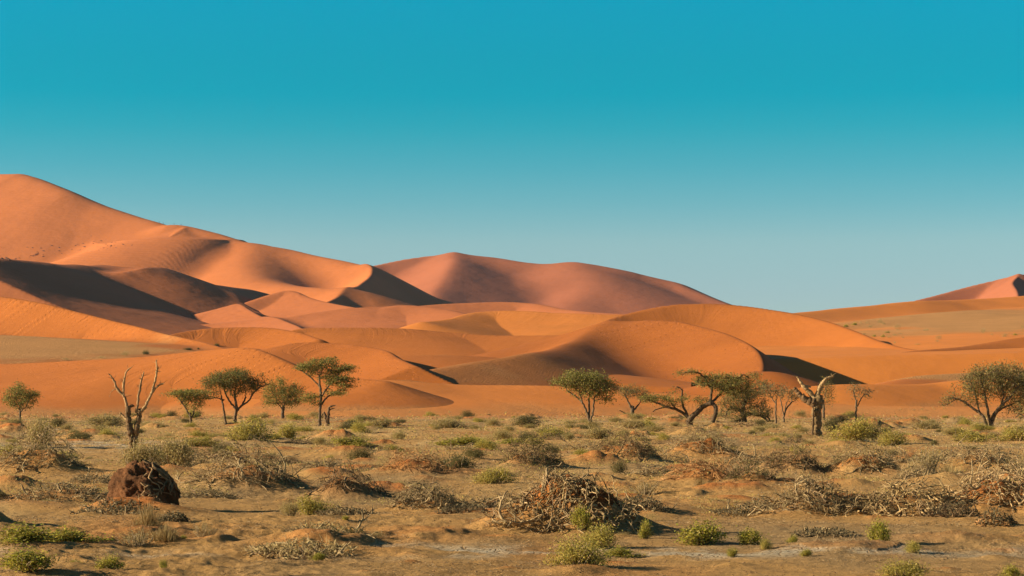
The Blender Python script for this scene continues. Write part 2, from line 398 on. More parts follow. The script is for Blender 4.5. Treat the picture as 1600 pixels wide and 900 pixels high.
# --- the far ridge in the centre
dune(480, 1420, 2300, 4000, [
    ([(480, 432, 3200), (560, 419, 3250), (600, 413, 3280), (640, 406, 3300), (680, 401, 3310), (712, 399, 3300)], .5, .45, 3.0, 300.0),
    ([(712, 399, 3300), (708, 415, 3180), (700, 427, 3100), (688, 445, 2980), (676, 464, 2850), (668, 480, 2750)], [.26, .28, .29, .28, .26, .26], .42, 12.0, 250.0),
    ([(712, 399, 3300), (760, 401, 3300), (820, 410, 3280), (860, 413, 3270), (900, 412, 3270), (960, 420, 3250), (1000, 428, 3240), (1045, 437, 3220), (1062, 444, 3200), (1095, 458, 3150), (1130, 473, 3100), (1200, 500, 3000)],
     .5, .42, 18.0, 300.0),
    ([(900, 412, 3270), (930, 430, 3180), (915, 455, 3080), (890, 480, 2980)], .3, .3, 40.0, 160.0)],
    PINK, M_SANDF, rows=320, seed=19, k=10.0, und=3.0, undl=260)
# ---------------------------------------------------------------- the plain in front of the dunes
# mounds: px, py of the foot, width px, height px, depth factor, red soil
MOUNDS = [
 (60, 742, 150, 34, .8, .5), (385, 768, 170, 34, .8, .6), (545, 776, 120, 30, .7, .6), (660, 792, 110, 16, .8, .4),
 (890, 838, 220, 74, .62, 1.0), (800, 830, 130, 22, .8, .8), (930, 800, 300, 24, 1.0, .6), (830, 738, 100, 26, .8, .6), (975, 725, 110, 30, .9, .9), (930, 730, 90, 22, .9, .9), (1100, 716, 110, 26, .9, .9),
 (1115, 752, 130, 20, .9, .9), (1170, 756, 80, 18, .9, .6), (1240, 740, 95, 28, .8, .4), (1275, 800, 150, 24, .8, .5),
 (1350, 740, 100, 28, .8, .9), (1420, 800, 170, 26, .8, .5), (1530, 728, 120, 18, .8, .4), (1565, 800, 190, 44, .8, 1.0),
 (1555, 822, 60, 14, .8, .7), (500, 862, 220, 26, .9, .5), (600, 868, 130, 9, .8, .2), (660, 850, 260, 13, 1.2, .4), (650, 748, 120, 22, .9, .9), (100, 792, 190, 14, .8, .4),
 (214, 808, 150, 26, .8, 1.0), (250, 745, 140, 14, .9, .6), (730, 748, 130, 12, .9, .6), (760, 815, 220, 15, 1.1, .7), (1100, 790, 200, 10, 1.2, .2),
 (560, 700, 120, 6, .9, .5), (400, 692, 90, 8, .9, .7), (20, 870, 240, 14, .9, .2), (110, 850, 160, 10, .9, .2), (1330, 865, 240, 16, 1.2, .3), (1480, 850, 200, 12, 1.2, .2),
 (910, 892, 120, 14, 1.0, .2), (250, 845, 140, 12, 1., .3), (330, 850, 70, 10, 1., .3), (-70, 790, 130, 56, .7, .5), (-85, 838, 150, 58, .7, .3), (20, 806, 200, 12, .8, .3), (780, 700, 160, 5, 1., .4), (1340, 692, 90, 8, 1., .5)]
_rm = random.Random(77)
for _ in range(230):        # many low hummocks
    py = 652 + 120 * _rm.random() ** 1.6
    w = _rm.uniform(25, 90) * (0.5 + (py - 650) / 120)
    MOUNDS.append((_rm.uniform(-220, 1820), py, w, w * (_rm.uniform(.09, .24) if py < 692 else _rm.uniform(.05, .14)), .9, _rm.choice([.2, .5, .9])))
_rn = random.Random(78)
for _ in range(70):        # small wind scoured humps in the foreground
    w = _rn.uniform(22, 70); MOUNDS.insert(0, (_rn.uniform(-60, 1660), _rn.uniform(745, 895), w, w * _rn.uniform(.06, .16), .8, _rn.choice([.1, .3, .6])))
_ML = []
for (px, py, w, h, dp, red) in MOUNDS:
    D = GD(py); s_ = D / F
    D2 = D + 0.35 * w * s_ * dp
    _ML.append(((px - 800) / F * D2, D2, 0.5 * w * s_, 0.5 * w * s_ * dp, h * s_, red))

def ground_height(X, Y, full=True):
    X = np.asarray(X, np.float32); Y = np.asarray(Y, np.float32)
    far = sstep(260, 340, Y)
    z = (0.22 * noise2(X / 19, Y / 24, 1) + 0.11 * noise2(X / 6.5, Y / 8, 2) + 0.05 * noise2(X / 2.6, Y / 3.0, 3)) * (1 - 0.7 * far)
    M = np.zeros_like(X); RD = np.zeros_like(X)
    wx = X + 0.35 * noise2(X / 1.3, Y / 1.3, 41); wy = Y + 0.35 * noise2(X / 1.3, Y / 1.3, 42)
    for (cx, cy, rx, ry, h, red) in _ML:
        q = ((wx - cx) / rx) ** 2 + ((wy - cy) / ry) ** 2
        if X.size > 5000:
            sel = q < 6
            if not sel.any(): continue
            e = np.exp(-q[sel] * 1.1); M[sel] = np.maximum(M[sel], h * e) + 0.15 * np.minimum(M[sel], h * e); RD[sel] = np.maximum(RD[sel], red * e)
        else:
            e = np.exp(-q * 1.1); M = np.maximum(M, h * e) + 0.15 * np.minimum(M, h * e); RD = np.maximum(RD, red * e)
    rough = 0.35 + 0.65 * sstep(-0.2, 0.5, noise2(X / 11, Y / 14, 9) + M)
    z = z + M + rough * (0.055 * noise2(X / 0.9, Y / 0.9, 4) + (0.03 * noise2(X / 0.37, Y / 0.37, 5) if full else 0))
    if full:
        z = z + np.minimum(M, .7) * (.17 * noise2(X / .75 + 5, Y / .8, 61) + .15 * noise2(X / .33, Y / .35, 62))
        rg = 1 - np.abs(noise2(X / 1.7 + 3, Y / 1.2, 6)); z = z + 0.05 * rough * (rg ** 3)
        z = z + 0.016 * noise2(X / 0.16, Y / 0.2, 7) * rough
    return z, M, RD

def gz(x, y):
    z, _, _ = ground_height(np.array([x], float), np.array([y], float), False)
    return float(z[0])

s = NT('desert_ground')
c = s.coord('Object'); col = s.attr('tint', 'Color')
n1 = s.noise(c, 1.3, 6, 0.65); col = s.mix(1.0, col, s.ramp(n1, [(0.32, 0.80), (0.5, 1.0), (0.7, 1.16)]), 'MULTIPLY')
n2 = s.noise(c, 11.0, 4, 0.7); col = s.mix(1.0, col, s.ramp(n2, [(0.3, 0.80), (0.5, 1.0), (0.72, 1.15)]), 'MULTIPLY')
vo = s.n('ShaderNodeTexVoronoi', feature='DISTANCE_TO_EDGE'); s.l(c, vo.inputs['Vector']); vo.inputs['Scale'].default_value = 5.0
crack = s.ramp(vo.outputs['Distance'], [(0.0, 0.0), (0.09, 1.0)])
clay = s.attr('clay')
col = s.mix(s.math('MULTIPLY', clay, 0.85), col, s.mix(crack, (0.22, 0.14, 0.07), (0.66, 0.54, 0.36)))
s.l(col, s.b.inputs['Base Color'])
nb = s.bump(s.noise(c, 2.2, 8, 0.72), 0.15, 1.0)
nb = s.bump(s.noise(c, 16.0, 5, 0.75), 0.03, 1.0, nb)
nb = s.bump(s.noise(c, 45.0, 3, 0.7), 0.012, 0.8, nb)
nb = s.bump(crack, 0.03, s.math('MULTIPLY', clay, 1.0), nb)
s.l(nb, s.b.inputs['Normal'])
M_GROUND = s.m
G_TAN = np.array((0.48, 0.262, 0.084)); G_GREY = np.array((0.36, 0.225, 0.095)); G_RED = np.array((0.48, 0.160, 0.036)); G_PALE = np.array((0.60, 0.39, 0.155))

def ground_patch():
    cols, rows = 1080, 640
    u = np.linspace((-280 - 800) / F, (1880 - 800) / F, cols)
    py = np.concatenate([np.linspace(960, 700, 400, endpoint=False), np.linspace(700, 645.5, 240)])
    d = HC * F / (py - YH)
    Y = np.repeat(d[:, None], cols, 1).astype(np.float32); X = (d[:, None] * u[None]).astype(np.float32)
    Z, M, RD = ground_height(X, Y)
    C = np.empty(X.shape + (3,), np.float32); C[:] = G_TAN
    def mixc(C, col, m): return C * (1 - m[..., None]) + col * m[..., None]
    C = mixc(C, G_GREY, sstep(-0.1, 0.7, fbm(X / 9, Y / 22, 4, 21)) * 0.8)
    C = mixc(C, G_PALE, sstep(0.1, 0.8, fbm(X / 7 + 9, Y / 30, 4, 22)) * 0.55)
    C = mixc(C, G_RED, np.clip(sstep(0.25, 0.9, fbm(X / 6, Y / 16, 4, 23)) * (0.35 + 0.4 * sstep(90, 220, Y)) + 1.1 * RD * sstep(-0.6, 0.5, fbm(X / 1.2, Y / 1.2, 3, 24) + RD), 0, 0.92))
    C = mixc(C, np.array((0.56, 0.22, 0.07)), sstep(270, 330, Y) * 0.75)
    yy = YH + HC * F / Y
    strip = np.exp(-((yy - 861 + 5 * noise2(X / 3.0, Y * 0 + 1, 30)) / 7.0) ** 2) * sstep(-4.4, -1.0, X) * (1.0 - 0.45 * sstep(5, 8, X))
    strip += 0.8 * np.exp(-((yy - 868) / 6.0) ** 2) * sstep(-0.8, -3.5, X) * 0.7
    strip += np.exp(-((yy - 697 + 4 * noise2(X / 6.0, Y * 0 + 4, 33)) / 5.0) ** 2) * sstep(-15, -22, X)
    clay = np.clip(strip * sstep(-0.35, 0.35, fbm(X / 1.6, Y / 1.9, 4, 31)) * (M < 0.12), 0, 1)
    Z = Z * (1 - 0.5 * clay)
    V = np.stack([X, Y, Z], -1).reshape(-1, 3)
    idx = np.arange(rows * cols).reshape(rows, cols)
    q = np.stack([idx[:-1, :-1], idx[:-1, 1:], idx[1:, 1:], idx[1:, :-1]], -1).reshape(-1, 4)
    me = mesh_np('ground', V, q, M_GROUND, True, {'tint': ('FLOAT_COLOR', C.reshape(-1, 3)), 'clay': ('FLOAT', clay.ravel())})
    o = ob('ground', me); o['kind'] = 'structure'
    return u, py, Z
_GU, _GP, _GZ = ground_patch()
_GPr = _GP[::-1].copy()
def ground_height(X, Y, full=True):            # from here on: read the finished ground mesh
    X = np.asarray(X, float); Y = np.asarray(Y, float)
    fu = np.clip((X / Y - _GU[0]) / (_GU[1] - _GU[0]), 0, len(_GU) - 1.001)
    fp = np.clip(np.interp(YH + HC * F / Y, _GPr, np.arange(len(_GP))[::-1]), 0, len(_GP) - 1.001)
    iu = fu.astype(int); ip = fp.astype(int); a = fu - iu; b = fp - ip
    z = (_GZ[ip, iu] * (1 - a) + _GZ[ip, iu + 1] * a) * (1 - b) + (_GZ[ip + 1, iu] * (1 - a) + _GZ[ip + 1, iu + 1] * a) * b
    return z, None, None
# the plain carries on in every direction, under the dunes and out to the horizon
n_ = 60
gx = np.sinh(np.linspace(-5, 5, n_)) * 125; gy = np.sinh(np.linspace(-4, 5, n_)) * 125
X, Y = np.meshgrid(gx, gy)
Z = -0.45 + 0.0 * X
V = np.stack([X, Y, Z], -1).reshape(-1, 3); idx = np.arange(n_ * n_).reshape(n_, n_)
q = np.stack([idx[:-1, :-1], idx[:-1, 1:], idx[1:, 1:], idx[1:, :-1]], -1).reshape(-1, 4)
me = mesh_np('terrain', V, q, M_GROUND, True, {'tint': ('FLOAT_COLOR', np.tile(G_TAN * .5 + np.array(ORANGE) * .5, (len(V), 1))), 'clay': ('FLOAT', np.zeros(len(V)))})
o = ob('terrain', me); o['kind'] = 'structure'
# ---------------------------------------------------------------- plants: materials
def wood_material(name, base, dark):
    s = NT(name); c = s.coord('Object')
    n = s.noise(s.mapping(c, (9, 9, 2.2)), 1.6, 5, 0.7)
    col = s.ramp(n, [(0.32, dark), (0.5, base), (0.72, tuple(min(1, v * 1.35) for v in base))])
    col = s.mix(1.0, col, s.attr('tint', 'Color'), 'MULTIPLY')
    s.l(col, s.b.inputs['Base Color']); s.l(s.bump(n, 0.05, 0.8), s.b.inputs['Normal'])
    s.b.inputs['Roughness'].default_value = 0.85
    return s.m
M_BARK = wood_material('acacia_bark', (0.15, 0.10, 0.055), (0.035, 0.025, 0.016))
M_DEAD = wood_material('bleached_dead_wood', (0.44, 0.31, 0.18), (0.11, 0.07, 0.04))
M_BRUSH = wood_material('weathered_brushwood', (0.43, 0.31, 0.17), (0.15, 0.095, 0.05))
def leaf_material(name):
    s = NT(name); col = s.attr('tint', 'Color')
    s.l(col, s.b.inputs['Base Color']); s.b.inputs['Roughness'].default_value = 0.75
    tr = s.n('ShaderNodeBsdfTranslucent'); s.l(col, tr.inputs[0])
    mx = s.n('ShaderNodeMixShader'); mx.inputs[0].default_value = 0.38
    s.l(s.b.outputs[0], mx.inputs[1]); s.l(tr.outputs[0], mx.inputs[2]); s.l(mx.outputs[0], s.out.inputs['Surface'])
    return s.m
M_LEAF = leaf_material('dry_country_foliage')

# ---------------------------------------------------------------- plants: geometry
class Tubes:
    def __init__(s): s.V = []; s.F = []; s.T = []; s.n = 0
    def add(s, P, Rr, sides=4, tint=(1, 1, 1)):
        P = np.asarray(P, float); Rr = np.asarray(Rr, float); m = len(P)
        T = np.gradient(P, axis=0); T /= np.linalg.norm(T, axis=1)[:, None] + 1e-9
        up = np.array([0.31, 0.42, 0.85]); A = np.cross(T, up); A /= np.linalg.norm(A, axis=1)[:, None] + 1e-9; B = np.cross(T, A)
        a = np.arange(sides) * 2 * math.pi / sides
        ring = P[:, None] + Rr[:, None, None] * (np.cos(a)[None, :, None] * A[:, None] + np.sin(a)[None, :, None] * B[:, None])
        i = s.n + np.arange(m * sides).reshape(m, sides); j = np.roll(i, -1, 1)
        s.F.append(np.stack([i[:-1], j[:-1], j[1:], i[1:]], -1).reshape(-1, 4))
        s.V.append(ring.reshape(-1, 3)); s.T.append(np.tile(np.asarray(tint, float), (m * sides, 1))); s.n += m * sides
    def segs(s, A, B, ra, rb, sides=4, tint=(1, 1, 1)):          # many separate tapered pieces at once
        A = np.asarray(A, float); B = np.asarray(B, float); N = len(A)
        T = B - A; L = np.linalg.norm(T, axis=1)[:, None] + 1e-9; T /= L; B = B + T * 0.15 * L
        up = np.array([0.31, 0.42, 0.85]); U = np.cross(T, up); U /= np.linalg.norm(U, axis=1)[:, None] + 1e-9; W_ = np.cross(T, U)
        a = np.arange(sides) * 2 * math.pi / sides
        o = np.cos(a)[None, :, None] * U[:, None] + np.sin(a)[None, :, None] * W_[:, None]
        r0 = A[:, None] + np.asarray(ra)[:, None, None] * o; r1 = B[:, None] + np.asarray(rb)[:, None, None] * o
        V = np.concatenate([r0, r1], 1); i = s.n + np.arange(N * 2 * sides).reshape(N, 2, sides); j = np.roll(i, -1, 2)
        s.F.append(np.stack([i[:, 0], j[:, 0], j[:, 1], i[:, 1]], -1).reshape(-1, 4)); s.V.append(V.reshape(-1, 3))
        s.T.append(np.tile(np.asarray(tint, float), (N * 2 * sides, 1))); s.n += N * 2 * sides
    def build(s, name, mat, parent=None, kind=None):
        V = np.vstack(s.V); me = mesh_np(name, V, np.vstack(s.F), mat, True, {'tint': ('FLOAT_COLOR', np.vstack(s.T))})
        o = ob(name, me, parent)
        if kind: o['kind'] = kind
        return o

def leaf_mesh(P, size, cols, rng, aspect=2.2, flat=0.0, upward=0.0, jitter=0.25):
    """P (n,3) leaf places -> one quad (two triangles, folded) each"""
    n = len(P); d = rng.normal(size=(n, 3)); d[:, 2] = d[:, 2] * (1 - flat) + upward; d /= np.linalg.norm(d, axis=1)[:, None] + 1e-9
    e = np.cross(d, rng.normal(size=(n, 3))); e /= np.linalg.norm(e, axis=1)[:, None] + 1e-9
    sz = size * rng.uniform(0.6, 1.4, n)[:, None]
    a = P; b = P + d * sz * 0.5 + e * sz / aspect * 0.5; c_ = P + d * sz; d2 = P + d * sz * 0.5 - e * sz / aspect * 0.5
    V = np.stack([a, b, c_, d2], 1).reshape(-1, 3); q = np.arange(4 * n).reshape(n, 4)
    k = rng.integers(0, len(cols), n); C = np.asarray(cols)[k] * rng.uniform(1 - jitter, 1 + jitter, n)[:, None]
    return V, q, np.repeat(C, 4, 0)

OLIVE = [(0.21, 0.175, 0.05), (0.28, 0.225, 0.06), (0.14, 0.125, 0.04), (0.34, 0.26, 0.08)]
GREEN = [(0.21, 0.19, 0.045), (0.28, 0.24, 0.055), (0.14, 0.135, 0.038), (0.35, 0.28, 0.08)]
SPARSE = [(0.24, 0.185, 0.08), (0.19, 0.155, 0.065), (0.31, 0.235, 0.105)]
LIME = [(0.31, 0.29, 0.035), (0.42, 0.35, 0.045), (0.19, 0.19, 0.03), (0.50, 0.38, 0.07), (.33, .25, .08)]
SAGE = [(0.34, 0.26, 0.09), (0.43, 0.32, 0.12), (0.26, 0.195, 0.07), (0.50, 0.37, 0.14)]
YEL = [(0.46, 0.36, 0.075), (0.38, 0.305, 0.065), (0.58, 0.43, 0.10), (0.26, 0.22, 0.05)]
STRAW = [(0.48, 0.34, 0.14), (0.38, 0.27, 0.11), (0.55, 0.40, 0.18)]
DARKOL = [(0.16, 0.13, 0.045), (0.12, 0.10, 0.035), (0.21, 0.165, 0.06)]

def smooth_path(P, n=4): return catmull(P, n)

def grow_tree(name, px, py, trunks, crowns, label, leaf=GREEN, seed=1, group=None, leaf_size=0.14, dens=1.0, attract=420, step=0.22,
              barren=0.10, flat=0.45, bark=(1, 1, 1), spread=0.30, thick=1.0, droop=0.0, inner=()):
    """trunks: lists of (px, py, radius_px) ; crowns: (px, py, rx, ry, weight) ellipses in the photograph's pixels"""
    rng = np.random.default_rng(seed); D = GD(py); sc = D / F
    bx = (px - 800) * sc; z0 = gz(bx, D)
    root = bpy.data.objects.new(name, None); COL.objects.link(root); root.location = (bx, D, z0 - 0.05)
    tagit(root, label, 'tree', group)
    def loc(x, y): return np.array([(x - px) * sc, 0.0, (py - y) * sc])
    nodes = []; par = []; rad0 = []
    for tr in trunks:
        P = np.array([loc(a, b) for a, b, _ in tr]); r = np.array([c_ for _, _, c_ in tr]) * sc
        P[1:, 1] += np.cumsum(rng.normal(0, 0.22 * step * 2, len(P) - 1)) * 1.4
        n_ = max(3, int(np.linalg.norm(P[-1] - P[0]) / step / max(1, len(P) - 1)) + 1)
        Q = smooth_path(P, n_); rr = np.interp(np.linspace(0, len(P) - 1, len(Q)), np.arange(len(P)), r)
        Q[1:-1] += rng.normal(0, step * 0.10, (len(Q) - 2, 3))
        start = -1
        if nodes and (np.linalg.norm(P[0]) > 3 * step):
            dd = np.linalg.norm(np.array(nodes) - Q[0], axis=1); start = int(dd.argmin())
        for k in range(len(Q)):
            nodes.append(Q[k]); par.append(start if k == 0 else len(nodes) - 2); rad0.append(rr[k])
    nt = len(nodes)
    wts = np.array([c_[2] * c_[3] * (c_[4] if len(c_) > 4 else 1) for c_ in crowns], float); wts /= wts.sum()
    A = []
    for (cx, cy, rx, ry, *w_), w in zip(crowns, wts):
        n = max(12, int(attract * w)); v = rng.normal(size=(n, 3)); v /= np.linalg.norm(v, axis=1)[:, None]
        v *= (rng.uniform(0.25, 1.0, n) ** 0.6 * (1 + .45 * (rng.uniform(0, 1, n) < .14)))[:, None]
        c0 = loc(cx, cy); c0[1] = rng.normal(0, 0.15) * rx * sc
        A.append(c0 + v * np.array([rx * sc, rx * sc * 0.85, ry * sc]))
    A = np.vstack(A); alive = np.ones(len(A), bool)
    for it in range(70):
        N = np.array(nodes); a = A[alive]
        if len(a) == 0: break
        dm = np.linalg.norm(a[:, None] - N[None], axis=2); near = dm.argmin(1); dn = dm.min(1)
        if it > 3: 
            ok = dn < step * 14
        else: ok = np.ones(len(a), bool)
        added = False
        dirs = {}
        for k in np.where(ok)[0]:
            dirs.setdefault(near[k], []).append((a[k] - N[near[k]]) / (dn[k] + 1e-9))
        for k, dl in dirs.items():
            d = np.mean(dl, 0) + rng.normal(0, 0.22, 3) + np.array([0, 0, -droop])
            d /= np.linalg.norm(d) + 1e-9; p = N[k] + d * step
            nodes.append(p); par.append(int(k)); rad0.append(0); added = True
        N = np.array(nodes); ai = np.where(alive)[0]
        dm = np.linalg.norm(A[ai][:, None] - N[None, -max(1, len(dirs)):], axis=2).min(1)
        alive[ai[dm < step * 1.5]] = False
        if not added or len(nodes) > 1800: break
    N = np.array(nodes); par = np.array(par); n = len(N)
    p_ = 2.3; area = np.zeros(n); tip = (0.016 * thick) ** p_; nch = np.zeros(n, int)
    for k in range(n - 1, -1, -1):
        if area[k] == 0: area[k] = tip
        if par[k] >= 0: area[par[k]] += area[k]; nch[par[k]] += 1
    rad = area ** (1 / p_)
    cap = 0.10 * thick * max(1, D / 222)
    rad = np.minimum(rad, cap); rad[:nt] = np.maximum(rad0[:nt], rad[:nt] * 0.0)
    has = par >= 0
    area0 = area
    tb = Tubes(); k = np.where(has)[0]
    tb.segs(N[par[k]], N[k], np.where(k >= nt, np.minimum(rad[par[k]], rad[k] * 1.5), rad[par[k]]), rad[k], 5, bark)
    tb.build('trunk', M_BARK, root)
    # leaves on the young wood, in tufts
    tips = np.where((area < tip * 7) & (np.arange(n) >= nt))[0]
    if barren > 0: 
        keepn = noise2(N[tips, 0] / 0.9 + seed, N[tips, 2] / 0.9 + N[tips, 1]) > (barren * 1.6 - 0.8); tips = tips[keepn]
    ln = []
    per = max(3, int(26 * dens))
    for t in tips:
        m = rng.poisson(per)
        q = N[t] + rng.normal(0, 1, (m, 3)) * np.array([spread, spread, spread * (1 - flat)])
        ln.append(q)
    P = np.vstack(ln); V, q, C = leaf_mesh(P, leaf_size, leaf, rng, 2.0, 0.2)
    me = mesh_np('crown', V, q, M_LEAF, False, {'tint': ('FLOAT_COLOR', C)}); ob('crown', me, root)
    return root

def tube_thing(name, label, cat, px, py, limbs, mat, seed=1, group=None, names=None, wob=0.12, sides=8, sink=0.1, rough=0.15, depth=None):
    """a dead tree from hand drawn limbs: each limb a part. limbs: (part name, [(px, py, radius_px[, depth_m])...])"""
    rng = np.random.default_rng(seed); D = GD(py) if depth is None else depth; sc = D / F; bx = (px - 800) * sc; z0 = gz(bx, D)
    root = bpy.data.objects.new(name, None); COL.objects.link(root); root.location = (bx, D, z0 - sink)
    tagit(root, label, cat, group)
    for part, L, *tn in limbs:
        P = np.array([[(p[0] - px) * sc, (p[3] if len(p) > 3 else 0.0), (py - p[1]) * sc] for p in L]); r = np.array([p[2] for p in L]) * sc
        Q = catmull(P, 6); rr = np.interp(np.linspace(0, len(P) - 1, len(Q)), np.arange(len(P)), r)
        Q[1:] += rng.normal(0, 1, (len(Q) - 1, 3)) * rr[1:, None] * wob
        rr = rr * (1 + rng.normal(0, rough, len(rr)).clip(-.3, .35))
        tb = Tubes(); tb.add(Q, rr, sides, tn[0] if tn else (1, 1, 1))
        if part == 'limb':                        # knots and broken side twigs
            for _ in range(9):
                i = rng.integers(2, len(Q) - 1); d = rng.normal(0, 1, 3); d[2] = abs(d[2]); d /= np.linalg.norm(d); L_ = sc * rng.uniform(3, 12)
                P2 = branch_path(rng, (0, 0, 0), d, L_, 4, .4, -.1) + Q[i]; tb.add(P2, np.linspace(sc * .5, sc * .2, len(P2)), 4, tn[0] if tn else (1, 1, 1))
        tb.build(part, mat, root)
    return root

# ---- twisted dead branches
def branch_path(rng, p, d, length, n=7, curl=0.5, droop=0.25):
    P = [np.array(p, float)]; d = np.array(d, float); st = length / n
    bend = rng.normal(0, curl, 3)
    for i in range(n):
        d = d + bend * 0.35 + rng.normal(0, curl * 0.55, 3) + np.array([0, 0, -droop]) * (i / n)
        d /= np.linalg.norm(d) + 1e-9
        q = P[-1] + d * st
        if q[2] < 0.02 * length: q[2] = 0.02 * length + abs(rng.normal(0, 0.02)); d[2] = abs(d[2]) * 0.3
        P.append(q)
    return np.array(P)

def brush_heap(px, py, w, h, label, n=110, seed=1, leafy=0.0, leafcol=SAGE, tint=(1, 1, 1), nbig=9, curl=0.5, rad=1.0, fol=0, group=None, cat='dead brush', dome=None):
    rng = np.random.default_rng(seed); D = GD(py); sc = D / F
    rx = 0.5 * w * sc; ry = 0.42 * w * sc; hh = h * sc; bx = (px - 800) * sc; cy = D + ry * 0.7
    bx = (px - 800) / F * cy
    root = bpy.data.objects.new('brush_heap', None); COL.objects.link(root); root.location = (bx, cy, 0)
    tagit(root, label, cat, group)
    def base():
        a = rng.uniform(0, 2 * math.pi); r = rng.uniform(0, 1) ** 0.55
        x, y = math.cos(a) * r * rx * 0.92, math.sin(a) * r * ry
        return x, y, r, a
    xs = []; 
    def place(P, x, y):
        P = P.copy(); P[:, 0] += x; P[:, 1] += y
        g = ground_height(P[:, 0] + bx, P[:, 1] + cy, False)[0]
        if dome:                                  # lies over an earth bank
            q = ((P[:, 0] + bx - dome[0]) / dome[2]) ** 2 + ((P[:, 1] + cy - dome[1]) / dome[3]) ** 2
            g = np.maximum(g, dome[5] + dome[4] * np.sqrt(np.maximum(0, 1 - q)) + 0.02)
        P[:, 2] = P[:, 2] + g - 0.02
        return P
    small = Tubes()
    rs0 = max(0.014, sc * 0.30) * rad
    for k in range(int(n * 1.9)):
        x, y, r, a = base(); L = rng.uniform(0.2, 0.6) * min(rx, hh * 2.2)
        out = rng.normal(0, 0.5); rs = rs0 * rng.uniform(.45, 1.15); d = (math.cos(a + out) * 0.9, math.sin(a + out) * 0.9, rng.uniform(-0.1, 0.6) * (1.1 - 0.6 * r))
        lift = rng.uniform(0, 1.15) * hh * (1 - r ** 2)
        P = branch_path(rng, (0, 0, lift * 0.6), d, L, 7, curl, 0.4); P = place(P, x, y)
        tv = rng.uniform(0.6, 1.45); small.add(P, np.linspace(rs, rs * 0.35, len(P)) * rng.uniform(0.6, 1.25), 4, np.array(tint) * tv * np.array([1, rng.uniform(.93, 1.03), rng.uniform(.85, 1.05)]))
        if rng.random() < 0.8:
            i = rng.integers(2, 5); d2 = P[i + 1] - P[i] + rng.normal(0, 0.6, 3) * np.linalg.norm(P[i + 1] - P[i]); P2 = branch_path(rng, (0, 0, 0), d2, L * 0.5, 4, curl * 1.3, 0.2) + P[i]
            small.add(P2, np.linspace(rs * 0.6, rs * 0.3, len(P2)), 3, np.array(tint) * tv)
    small.build('twigs', M_BRUSH, root, 'stuff')
    for k in range(nbig):
        x, y, r, a = base(); L = rng.uniform(0.5, 1.0) * min(rx, hh * 2.2)
        d = (math.cos(a), math.sin(a), rng.uniform(-0.1, 0.3)); P = branch_path(rng, (0, 0, rng.uniform(0, .5) * hh * (1 - r)), d, L, 9, curl * 0.9, 0.3); P = place(P, x, y)
        rs = rs0
        tb = Tubes(); tb.add(P, np.linspace(rs * 2.0, rs * 0.7, len(P)) * rng.uniform(0.8, 1.2), 6, np.array(tint) * rng.uniform(0.8, 1.4))
        for _ in range(2):
            i = rng.integers(3, 7); P2 = branch_path(rng, (0, 0, 0), P[i + 1] - P[i] + rng.normal(0, .1, 3) * L * .3, L * 0.45, 6, curl, 0.1) + P[i]
            tb.add(P2, np.linspace(rs * 1.1, rs * 0.4, len(P2)), 5, np.array(tint) * rng.uniform(0.8, 1.35))
        tb.build('branch', M_BRUSH, root)
    if fol == 0: fol = 900; leafcol = [(.10, .075, .04), (.16, .12, .06), (.24, .18, .09)]  # dark litter quads, no leaves: stand in for the shade inside bare heaps
    if fol > 1:
        m = fol; a = rng.uniform(0, 2 * math.pi, m); r = rng.uniform(0, 1, m) ** 0.5; x = np.cos(a) * r * rx; y = np.sin(a) * r * ry
        cl = noise2(x / rx * 4 + seed, y / ry * 4 + 3) > -0.1; x = x[cl]; y = y[cl]; r = r[cl]
        z = ground_height(x + bx, y + cy, False)[0] + rng.uniform(0, 1, len(x)) ** 0.7 * hh * 0.75 * (1 - r ** 2) + 0.03
        V, q, C = leaf_mesh(np.stack([x, y, z], 1), max(0.06, sc * 1.3), leafcol, rng, 2.6, 0.0, 0.4)
        me = mesh_np('foliage', V, q, M_LEAF, False, {'tint': ('FLOAT_COLOR', C)}); ob('foliage', me, root)
    return root

